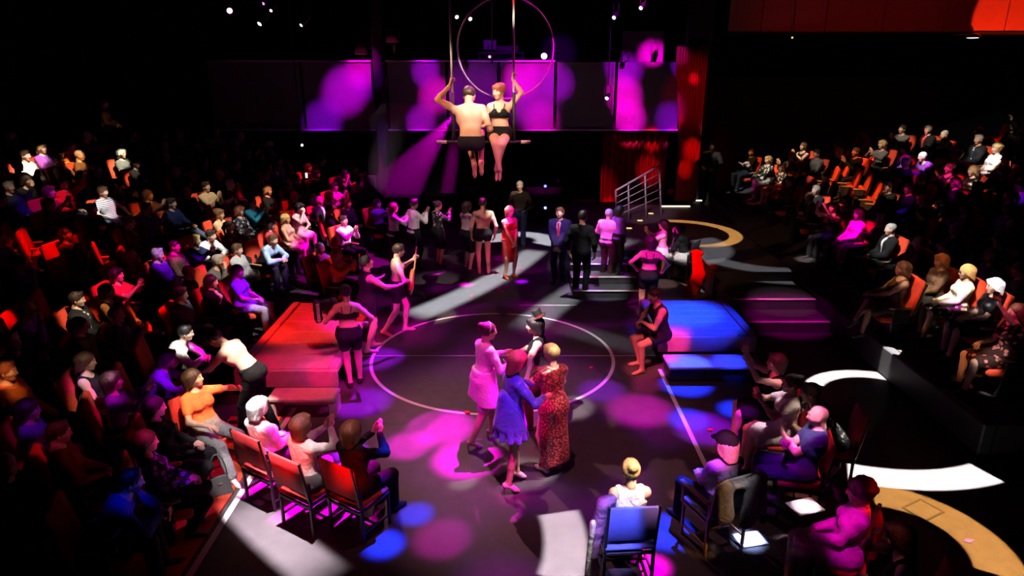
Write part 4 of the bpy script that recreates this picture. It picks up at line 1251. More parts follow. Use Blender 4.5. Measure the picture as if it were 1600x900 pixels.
# gallery silhouettes: mixing desk and speakers
t = thing('mixing_desk', 'black control desk silhouetted on the gallery below the upper lamps', 'desk', tuple(at_y(783, 92, GY + .9)))
obj('desk_top', Geo().bbox((0, 0, .18), (1.5, .5, .06), .01).mesh('desk_top', M_BLACK, False), t)
obj('console', Geo().bbox((.2, 0, .3), (.7, .4, .18), .02).mesh('console', M_BLACK, False), t)
obj('monitor', Geo().bbox((-.35, 0, .42), (.42, .05, .3), .01).mesh('monitor', M_STEEL, False), t)
for s in (-1, 1):
    obj('leg', Geo().bbox((s * .68, 0, -.2), (.06, .4, .7), .01).mesh('leg', M_BLACK, False), t)
for u, v, lab in ((566, 75, 'square grey box standing on the gallery rail at the left'), (614, 56, 'small grey box higher up beside the slim column')):
    p = at_y(u, v, GY + .8)
    o = thing('loudspeaker', lab, 'speaker', tuple(p))
    obj('cabinet', Geo().bbox((0, 0, 0), (.42, .3, .4), .02).mesh('cabinet', M_PANEL, False), o)
    obj('grille', Geo().bbox((0, -.16, 0), (.36, .02, .34), .006).mesh('grille', M_STEEL, False), o)
    obj('bracket', Geo().bbox((0, .1, -.45), (.06, .06, .6), .006).mesh('bracket', M_BLACK, False), o)
# wing panel low on the left
p = at_y(565, 277, 21.3)
t = thing('wing_panel', 'low panel catching magenta light under the gallery at the left', 'panel', (p[0], 21.3, 0))
obj('board', Geo().bbox((0, 0, zpx(278, 21.3) / 2), (.85, .08, zpx(270, 21.3)), .01).mesh('board', M_PANEL, False), t)
obj('foot', Geo().bbox((0, .15, .06), (.85, .4, .12), .01).mesh('foot', M_BLACK, False), t)

# red curtains
def curtain(x0, x1, y, z0, z1, label, pinch=0.0):
    t = thing('curtain', label, 'curtain', ((x0 + x1) / 2, y, 0))
    n, m = 90, 12
    V = []; F = []
    w = x1 - x0
    for j in range(m + 1):
        b = j / m; z = z1 + (z0 - z1) * b
        k = 1 - pinch * math.sin(min(b / .75, 1) * PI / 2) ** 2 * (1 if b < .75 else 1 - (b - .75) * .8)
        for i in range(n + 1):
            a = i / n
            x = w / 2 - (1 - a) * w * k
            V.append((x, .09 * math.sin(a * 2 * PI * 11 + .6 * math.sin(b * 3)) + .03 * math.sin(a * 60), z))
    for j in range(m):
        for i in range(n):
            F.append([j * (n + 1) + i, j * (n + 1) + i + 1, (j + 1) * (n + 1) + i + 1, (j + 1) * (n + 1) + i])
    d = obj('drape', Geo().add(V, F).mesh('drape', M_CURTAIN), t)
    s = d.modifiers.new('thick', 'SOLIDIFY'); s.thickness = .012
    obj('rail', Geo().tube([(-w / 2, 0, z1 + .03), (w / 2, 0, z1 + .03)], .03, 8).mesh('rail', M_STEEL), t)
xa, xb = at_y(940, 250, 22.6)[0], at_y(1042, 250, 22.6)[0]
curtain(xa, xb, 22.6, .02, zb - .15, 'dark red velvet curtain hanging under the gallery behind the railing')
xa, xb = at_y(1045, 250, 21.2)[0], at_y(1092, 250, 21.2)[0]
curtain(xa, xb, 21.2, .62, 5.2, 'bright red curtain gathered at the column right of the railing', .35)

# bulkhead top right
t = thing('bulkhead', 'dark red panelled bulkhead under the ceiling above the right seating', 'bulkhead')
by = 20.6
zb2 = zpx(50, by)
xs = [6.1] + [at_y(u, 30, by)[0] for u in (1190, 1290, 1380, 1475, 1571)] + [16.2]
for a, b in zip(xs[:-1], xs[1:]):
    obj('panel', Geo().bbox(((a + b) / 2, by, zb2 + 1.1), (b - a - .02, .1, 2.2), .008).mesh('panel', M_BULK, False), t)
obj('soffit', Geo().bbox(((xs[0] + 16.2) / 2, by + .5, zb2 - .02), (16.2 - xs[0], 1.2, .05), .01).mesh('soffit', M_BLACK, False), t)
M_LAMPW = mat_emit('lamp_white', (.85, .95, 1), 5)
p = at_y(1520, 58, by - .3)
t = thing('downlight', 'round white downlight under the red-lit bulkhead at the top right', 'lamp', tuple(p))
obj('housing', Geo().lathe([(.0, .1), (.12, .1), (.2, .02), (.2, -.02), (.17, -.02)], 20).mesh('housing', M_CHROME), t)
obj('lens', Geo().lathe([(.0, -.03), (.1, -.028), (.165, -.015)], 20).mesh('lens', M_LAMPW), t)
obj('stem', Geo().tube([(0, 0, .1), (0, .3, zb2 - p[2])], .015, 6).mesh('stem', M_STEEL), t)

# lighting bars and the lamps that can be seen on them
for k, (y, z, lab) in enumerate(((17, 8.1, 'near black lighting bar slung under the ceiling'), (20.2, 7.4, 'far black lighting bar slung in front of the gallery'))):
    t = thing('lighting_bar', lab, 'lighting bar', (0, y, z))
    for dz in (0, .35):
        obj('chord', Geo().tube([(-10, 0, dz), (10, 0, dz)], .025, 8).mesh('chord', M_STEEL), t)
    br = Geo().tube([(0, 0, 0), (.35, 0, .35)], .012, 5).mesh('brace', M_STEEL)
    for i in range(28):
        b = obj('brace', br, t); b.location = (-10 + i * .71, 0, 0)
    for x in (-9, 0, 9):
        obj('hanger', Geo().tube([(x, 0, .35), (x, 0, 9.9 - z)], .012, 6).mesh('hanger', M_STEEL), t)
def lamp(u, v, y, col, s, label, r=.09, tgt=(0, 10, 0), hold='up'):
    r *= .75
    p = at_y(u, v, y)
    t = thing('stage_lamp', label, 'lamp', tuple(p))
    d = unit(np.asarray(tgt) - p)
    a = unit(np.cross(d, V3(0, 0, 1))); b = np.cross(a, d)
    R = np.stack([a, b, d], 1)
    obj('barrel', Geo().lathe([(0, -.42), (.7 * r, -.4), (r, -.3), (r * 1.1, 0), (r * .98, 0), (r * .95, -.02)], 18, R=R).mesh('barrel', M_STEEL), t)
    obj('lens', Geo().lathe([(0, -.005), (r * .6, -.01), (r * .95, -.03)], 18, R=R).mesh('lens', mat_emit('lens_glow', col, s)), t)
    yk = [np.array(q) for q in (-a * r * 1.3 - d * .2, -a * r * 1.3 - d * .2 + V3(0, 0, .3), a * r * 1.3 - d * .2 + V3(0, 0, .3), a * r * 1.3 - d * .2)]
    obj('yoke', Geo().tube(yk, .012, 6).mesh('yoke', M_STEEL), t)
    if hold == 'up':
        obj('hanger', Geo().tube([-d * .2 + V3(0, 0, .3), V3(-d[0] * .2, -d[1] * .2, 9.92 - p[2])], .014, 6).mesh('hanger', M_BLACK), t)
    else:
        obj('stand', Geo().tube([-d * .2 - V3(0, 0, .02), V3(-d[0] * .2, -d[1] * .2, hold - p[2])], .014, 6).mesh('stand', M_BLACK), t)
    return p
MG = (1, .25, .95)
lamp(359, 17, 17, MG, 9, 'brightest magenta stage lamp at the upper left', .085, (0, 3, 3))
lamp(411, 6, 17.6, MG, 2, 'small magenta stage lamp close to the top edge, upper left', .05, (-6, 6, 2))
lamp(423, 17, 17.6, (1, .6, 1), 3, 'small pinkish stage lamp right below the topmost one, upper left', .05, (-6, 6, 2))
lamp(405, 38, 17, (1, .95, .85), 5, 'white stage lamp tilted left, under the magenta lamps', .075, (-9, 9, 0))
lamp(470, 40, 17, (1, .95, .85), 4, 'white stage lamp tilted left, alone right of the left lamp cluster', .06, (-9, 9, 0))
lamp(714, 27, 19, (.9, .95, 1), 2.5, 'left lamp of the white pair beside the trapeze rope', .07, (3, 3, 0))
lamp(735, 30, 19, (.9, .95, 1), 2.5, 'right lamp of the white pair beside the trapeze rope', .07, (3, 3, 0))
lamp(959, 28, 19, (.95, 1, .95), 3, 'lower white lamp of the pair above the tall screen', .07, (-3, 6, 0))
lamp(1001, 13, 19, (.95, 1, .95), 3, 'upper white lamp of the pair above the tall screen', .07, (-3, 6, 0))
lamp(948, 154, 20.3, (1, .9, 1), 6, 'white lamp low in front of the gallery panels', .07, (-1, 8, 0))
lamp(850, 88, 22.6, (1, .5, 1), 14, 'glaring pink lamp beside the aerial hoop on the gallery edge', .13, (-1, 8, 1), 3.0)
lamp(765, 89, 22.5, MG, 3, 'dim pink lamp at the foot of the control desk', .06, (-1, 8, 1), 3.0)
lamp(472, 227, 21.5, (.9, 1, .6), 6, 'tiny yellowish lamp on the dark left wall under the gallery', .05, (-1, 5, 3))
lamp(1238, 59, 20.0, (1, .7, .2), 2, 'tiny amber lamp under the right bulkhead', .035, (3, 5, 2))
lamp(852, 291, 21.0, (.1, .1, 1), 6, 'upper blue lamp in the dark doorway at the back', .06, (0, 5, 2), 0.0)
lamp(852, 325, 20.6, (.15, .2, 1), 6, 'lower blue lamp in the dark doorway at the back', .06, (0, 5, 1), 0.0)

# hatch let into the floor, tape mark
t = thing('floor_hatch', 'square floor hatch with a dark frame where the gold light band crosses', 'hatch', tuple(at_z(1442, 797, 0)), .5)
obj('lid', Geo().bbox((0, 0, .003), (.3, .24, .006), .002).mesh('lid', M_FLOOR, False), t)
for x, y, w, d in ((0, .13, .34, .025), (0, -.13, .34, .025), (.16, 0, .025, .28), (-.16, 0, .025, .28)):
    obj('frame', Geo().bbox((x, y, .005), (w, d, .01), .002).mesh('frame', M_BLACK, False), t)
for u, v, rz, w in ((1397, 525, -.9, 'single'),):
    o = obj('tape_mark', Geo().bbox((0, 0, .002), (.2, .05, .004), .001).mesh('tape_mark', M_TAPE, False)); o.location = at_z(u, v, 0); o.rotation_euler = (0, 0, rz)
    tag(o, w + ' short white tape mark on the dark floor before the right seating', 'tape')
# ================================================================ seats and chairs
def make_theatre_seat():
    """tip-up stalls seat facing +Y; its pedestal reaches below the floor line of the person"""
    Rb = rotx(math.radians(12))
    ms = {}
    ms['cushion'] = Geo().bbox((0, .03, .375), (.48, .44, .11), .03).mesh('cushion', M_SEAT)
    ms['backrest'] = Geo().bbox((0, -.27, .74), (.5, .09, .62), .035, Rb).mesh('backrest', M_SEAT)
    ms['back_shell'] = Geo().bbox((0, -.325, .72), (.47, .03, .56), .012, Rb).mesh('back_shell', M_BLACK, False)
    ms['pedestal'] = Geo().bbox((0, -.02, .15), (.36, .12, .34), .01).mesh('pedestal', M_STEEL, False)
    ms['armrest'] = Geo().bbox((0, 0, 0), (.05, .36, .035), .012).mesh('armrest', M_WOOD)
    ms['arm_panel'] = Geo().bbox((0, -.03, -.13), (.025, .26, .24), .008).mesh('arm_panel', M_BLACK, False)
    return ms
SEAT_MS = make_theatre_seat()
SEATG = {'L': 'stalls seats on the left', 'R': 'stalls seats on the right'}
def theatre_seat(loc, yaw, label, group=None, tipped=False):
    t = thing('theatre_seat', label, 'seat', loc, yaw, group)
    for k in ('cushion', 'backrest', 'back_shell', 'pedestal'):
        o = obj(k, SEAT_MS[k], t)
        if tipped and k == 'cushion':
            o.rotation_euler = (math.radians(70), 0, 0); o.location = (0, .16, .28)
    for s in (-1, 1):
        a = obj('armrest', SEAT_MS['armrest'], t); a.location = (s * .275, -.02, .6)
        obj('panel', SEAT_MS['arm_panel'], a)
    return t


def chair(loc, yaw, label, fab, wood=False, group=None, z=0.0):
    """loose chair: fabric back and seat slung on a square tube frame, facing +Y"""
    t = thing('chair', label, 'chair', (loc[0], loc[1], z), yaw, group)
    fm = M_WOOD if wood else M_STEEL
    Rb = rotx(math.radians(9))
    obj('backrest', Geo().bbox((0, -.25, .73), (.5, .035, .42), .014, Rb).mesh('backrest', fab), t)
    obj('seat', Geo().bbox((0, 0, .43), (.48, .46, .045), .018).mesh('seat', fab), t)
    for s in (-1, 1):
        obj('leg', Geo().bbox((s * .235, -.2, .33), (.03, .03, .66), .004, None).mesh('leg', fm, False), t)
        obj('leg', Geo().bbox((s * .235, .2, .2), (.03, .03, .4), .004).mesh('leg', fm, False), t)
        obj('side_rail', Geo().bbox((s * .235, 0, .39), (.03, .44, .03), .004).mesh('side_rail', fm, False), t)
        obj('stretcher', Geo().bbox((s * .235, 0, .12), (.024, .4, .024), .004).mesh('stretcher', fm, False), t)
        obj('upright', Geo().bbox((s * .235, -.25, .7), (.028, .028, .5), .004, Rb).mesh('upright', fm, False), t)
        if wood:
            obj('armrest', Geo().bbox((s * .26, .02, .64), (.055, .46, .03), .01).mesh('armrest', fm, False), t)
            obj('arm_post', Geo().bbox((s * .26, .2, .52), (.028, .028, .24), .004).mesh('arm_post', fm, False), t)
    obj('cross_rail', Geo().bbox((0, -.2, .36), (.45, .024, .03), .004).mesh('cross_rail', fm, False), t)
    obj('cross_rail', Geo().bbox((0, .0, .12), (.45, .024, .024), .004).mesh('cross_rail', fm, False), t)
    return t
# ================================================================ audience
def seat_pose(name, sex):
    P = (0, -.03, .545)
    F = [V3(-.12, .43, .085), V3(.12, .4, .085)]
    kw = dict(sex=sex, pelvis=P, feet=F)
    if name == 'lap':
        kw.update(lean=-8, hands=[V3(-.05, .27, .66), V3(.06, .25, .67)], hdir=[V3(.8, .5, -.1), V3(-.8, .5, -.1)], palm=[V3(0, 0, -1), V3(0, 0, -1)], head=(0, 4, 0))
    elif name == 'tuck':
        kw.update(lean=-8, feet=[V3(-.1, .2, .085), V3(.1, .17, .085)], hands=[V3(-.05, .27, .66), V3(.06, .25, .67)], hdir=[V3(.8, .5, -.1), V3(-.8, .5, -.1)], palm=[V3(0, 0, -1), V3(0, 0, -1)])
    elif name == 'clap':
        kw.update(lean=0, hands=[V3(-.045, .33, .98), V3(.045, .33, 1.0)], hdir=[V3(.15, .45, .9), V3(-.15, .45, .9)], palm=[V3(1, 0, 0), V3(-1, 0, 0)], curl=(.1, .1), head=(0, -4, 0))
    elif name == 'crossed':
        kw.update(lean=-12, hands=[V3(.12, .2, .87), V3(-.12, .23, .9)], hdir=[V3(1, .1, .2), V3(-1, .1, .2)], palm=[V3(0, -1, 0), V3(0, -1, 0)], elbows=[V3(-.5, .1, -1), V3(.5, .1, -1)], head=(0, 3, 0))
    elif name == 'lean':
        kw.update(lean=28, slouch=8, hands=[V3(-.03, .5, .72), V3(.05, .5, .71)], hdir=[V3(.6, .8, -.2), V3(-.6, .8, -.2)], elbows=[V3(-1, 0, -.5), V3(1, 0, -.5)], head=(0, 8, 0))
    elif name == 'chin':
        kw.update(lean=10, slouch=4, hands=[V3(-.02, .28, .68), V3(.07, .3, 1.06)], hdir=[V3(.9, .3, 0), V3(-.35, .0, .9)], palm=[V3(0, 0, -1), V3(-.4, -1, 0)], elbows=[V3(-1, -.3, -.4), V3(.6, .2, -1)], head=(6, 8, 0))
    elif name == 'legcross':
        kw.update(lean=-8, feet=[V3(-.06, .42, .085), V3(-.2, .62, .36)], knees=[V3(-.1, 1, .2), V3(.25, 1, 1)], fdir=[None, V3(-.3, 1, -.35)], hands=[V3(-.02, .35, .74), V3(.1, .33, .75)], hdir=[V3(.7, .6, 0), V3(-.7, .6, 0)], palm=[V3(0, 0, -1), V3(0, 0, -1)], head=(0, 0, 0))
    elif name == 'armrest':
        kw.update(lean=-13, hands=[V3(-.28, .2, .68), V3(.28, .2, .68)], hdir=[V3(0, 1, -.1), V3(0, 1, -.1)], palm=[V3(0, 0, -1), V3(0, 0, -1)], elbows=[V3(-1, -.6, 0), V3(1, -.6, 0)], head=(0, 6, 0))
    elif name == 'raise':
        kw.update(lean=-4, hands=[V3(-.2, .3, 1.35), V3(.1, .28, .68)], hdir=[V3(0, .3, 1), V3(-.8, .5, 0)], palm=[V3(0, 1, 0), V3(0, 0, -1)], elbows=[V3(-1, .1, -.6), None], curl=(.4, .4), head=(0, -5, 0))
    elif name == 'handsup':
        kw.update(lean=2, hands=[V3(-.13, .36, 1.22), V3(.14, .34, 1.24)], hdir=[V3(.2, .3, .9), V3(-.2, .3, .9)], palm=[V3(1, .2, 0), V3(-1, .2, 0)], elbows=[V3(-.8, .2, -1), V3(.8, .2, -1)], curl=(.15, .15), head=(0, -6, 0))
    return pose(**kw)


def stand_pose(name, sex):
    z = .91 if sex == 'f' else .935
    F = [V3(-.1, 0.02, .085), V3(.1, -.02, .085)]
    kw = dict(sex=sex, pelvis=(0, 0, z), feet=F)
    if name == 'clap':
        kw.update(hands=[V3(-.04, .33, z + .4), V3(.04, .33, z + .42)], hdir=[V3(.15, .5, .85), V3(-.15, .5, .85)], palm=[V3(1, 0, 0), V3(-1, 0, 0)], curl=(.1, .1))
    elif name == 'clasp':
        kw.update(hands=[V3(-.03, .2, z - .06), V3(.04, .2, z - .05)], hdir=[V3(.7, .3, -.6), V3(-.7, .3, -.6)], palm=[V3(0, -1, 0), V3(0, -1, 0)], elbows=[V3(-1, -.3, 0), V3(1, -.3, 0)])
    elif name == 'walk':
        kw.update(feet=[V3(-.07, .22, .085), V3(.08, -.2, .13)], hands=[V3(-.22, -.1, z - .02), V3(.22, .16, z + .02)], fdir=[None, V3(.1, 1, -.3)])
    elif name == 'bent':
        kw.update(hands=[V3(-.16, .27, z + .1), V3(.16, .24, z + .12)], elbows=[V3(-1, -.5, -.3), V3(1, -.5, -.3)])
    elif name == 'side':
        pass
    return pose(**kw)


_cache = {}
def cached(key, fn):
    if key not in _cache:
        _cache[key] = fn()
    return _cache[key]


def dress_person(root, key, J, skin, hair, hc, top, bot, shoe, h=.02, hh=.012):
    """adds the body and its clothes under root; meshes are shared between people of one pose"""
    obj('body', cached((key, h, 'body'), lambda: body_mesh(J, 'body', h, hh)), root, SK.get(skin, skin))
    if hair:
        obj('hair', hair_of(hair), root, HC.get(hc, hc), M=head_matrix(J))
    if top:
        for (kind, cl, col) in (top if isinstance(top, list) else [top]):
            nm = {'tee': 'shirt', 'long': 'sweater', 'tank': 'top', 'bra': 'bralette', 'jacket': 'jacket', 'shirt': 'shirt', 'off': 'top'}[kind]
            kk = 'long' if kind == 'shirt' else kind
            gg = .024 if kind == 'jacket' else (.012 if kind == 'shirt' else .016)
            obj(nm, cached((key, h, kk, cl, gg), lambda: top_mesh(J, kk, CLOTHS[cl], h + .002, gg)), root, col)
    if bot:
        kind, cl, col = bot
        obj(kind, cached((key, h, kind, cl), lambda: bottom_mesh(J, kind, CLOTHS[cl], h + .002)), root, col)
    if shoe:
        for i in (0, 1):
            obj('shoe', cached((key, h, 'shoe', i), lambda: shoe_mesh(J, i, LEATHER, min(h, .016))), root, shoe)


PLACED = [(-3.76, 7.4), (-3.6, 8.12)]      # kept free for the orange-clad woman and the man bending over her
OFFS = sorted(((du, dv) for du in range(-32, 33, 8) for dv in range(-24, 25, 6)), key=lambda q: math.hypot(q[0], q[1] * 1.3))
def aud(u, v, pz, sex, hair, hc, skin, top, bot, label, side, turn=0.0, group=None, seat=True, shoe=(.03, .03, .03), h=.02, ztarget=None, seatlabel=None, chairfab=None, chairlabel=None, wood=False):
    """someone seated whose head is seen at pixel (u, v): found on the raked floor of that side"""
    J = cached(('J', pz, sex), lambda: seat_pose(pz, sex))
    hl = J['head']
    lo, hi = 2.0, 40.0
    def solve(t):
        d = ray(u, v); p = np.array([0, 0, CAM_H]) + d * t
        if side in 'LR':
            base = math.atan2(11 - p[1], -.3 - p[0]) - PI / 2
            flat = -PI / 2 if side == 'L' else PI / 2
            yaw = flat + .45 * math.atan2(math.sin(base - flat), math.cos(base - flat)) + math.radians(turn)
        else:
            yaw = math.radians(turn)
        R = rotz(yaw)
        root = p - R @ V3(hl[0], hl[1], 0)
        ft = root + R @ V3(0, .42, 0)
        z = ramp_left(ft[0], ft[1]) if side == 'L' else ramp_right(ft[0], ft[1]) if side == 'R' else (ztarget or 0.0)
        return p[2] - (z + hl[2]), root, z, yaw
    u0, v0 = u, v
    for du, dv in OFFS:                      # the nearest spot that nobody else sits on
        u, v = u0 + du, v0 + dv
        lo, hi = 2.0, 40.0
        for _ in range(24):
            m = (lo + hi) / 2
            if solve(m)[0] > 0: lo = m
            else: hi = m
        _, root, z, yaw = solve(lo)
        if all((root[0] - a) ** 2 + (root[1] - b) ** 2 > .52 ** 2 for a, b in PLACED):
            break
    t = thing('person', label, 'person', (root[0], root[1], z), yaw, group)
    dress_person(t, (pz, sex), J, skin, hair, hc, top, bot, shoe, h)
    PLACED.append((root[0], root[1]))
    if seat:
        if side in 'LR':
            theatre_seat((root[0], root[1], z), yaw, seatlabel or ('orange-red stalls seat under ' + label), None)
        else:
            chair((root[0], root[1]), yaw, chairlabel, chairfab or M_CHAIRFAB, wood, z=z)
    return t


BLK = (.012, .012, .014); NAVY = (.015, .02, .06); GREY = (.12, .12, .13); WHT = (.75, .73, .7); LBL = (.3, .42, .62); BEI = (.5, .38, .24)
PNK = (.7, .35, .42); ORG = (.75, .2, .06); TEA = (.03, .2, .24); PUR = (.2, .06, .35); JEA = (.08, .11, .2); BRN = (.12, .07, .045); CRM = (.75, .62, .48); RDT = (.5, .05, .05)
T = lambda k, c, m='cloth': (k, m, c)
SUIT = lambda j=BLK, s=WHT: [('shirt', 'cloth', s), ('jacket', 'cloth', j)]
tr = lambda c=BLK: ('trousers', 'cloth', c)
sk_ = lambda c=BLK, m='cloth': ('skirt', m, c)

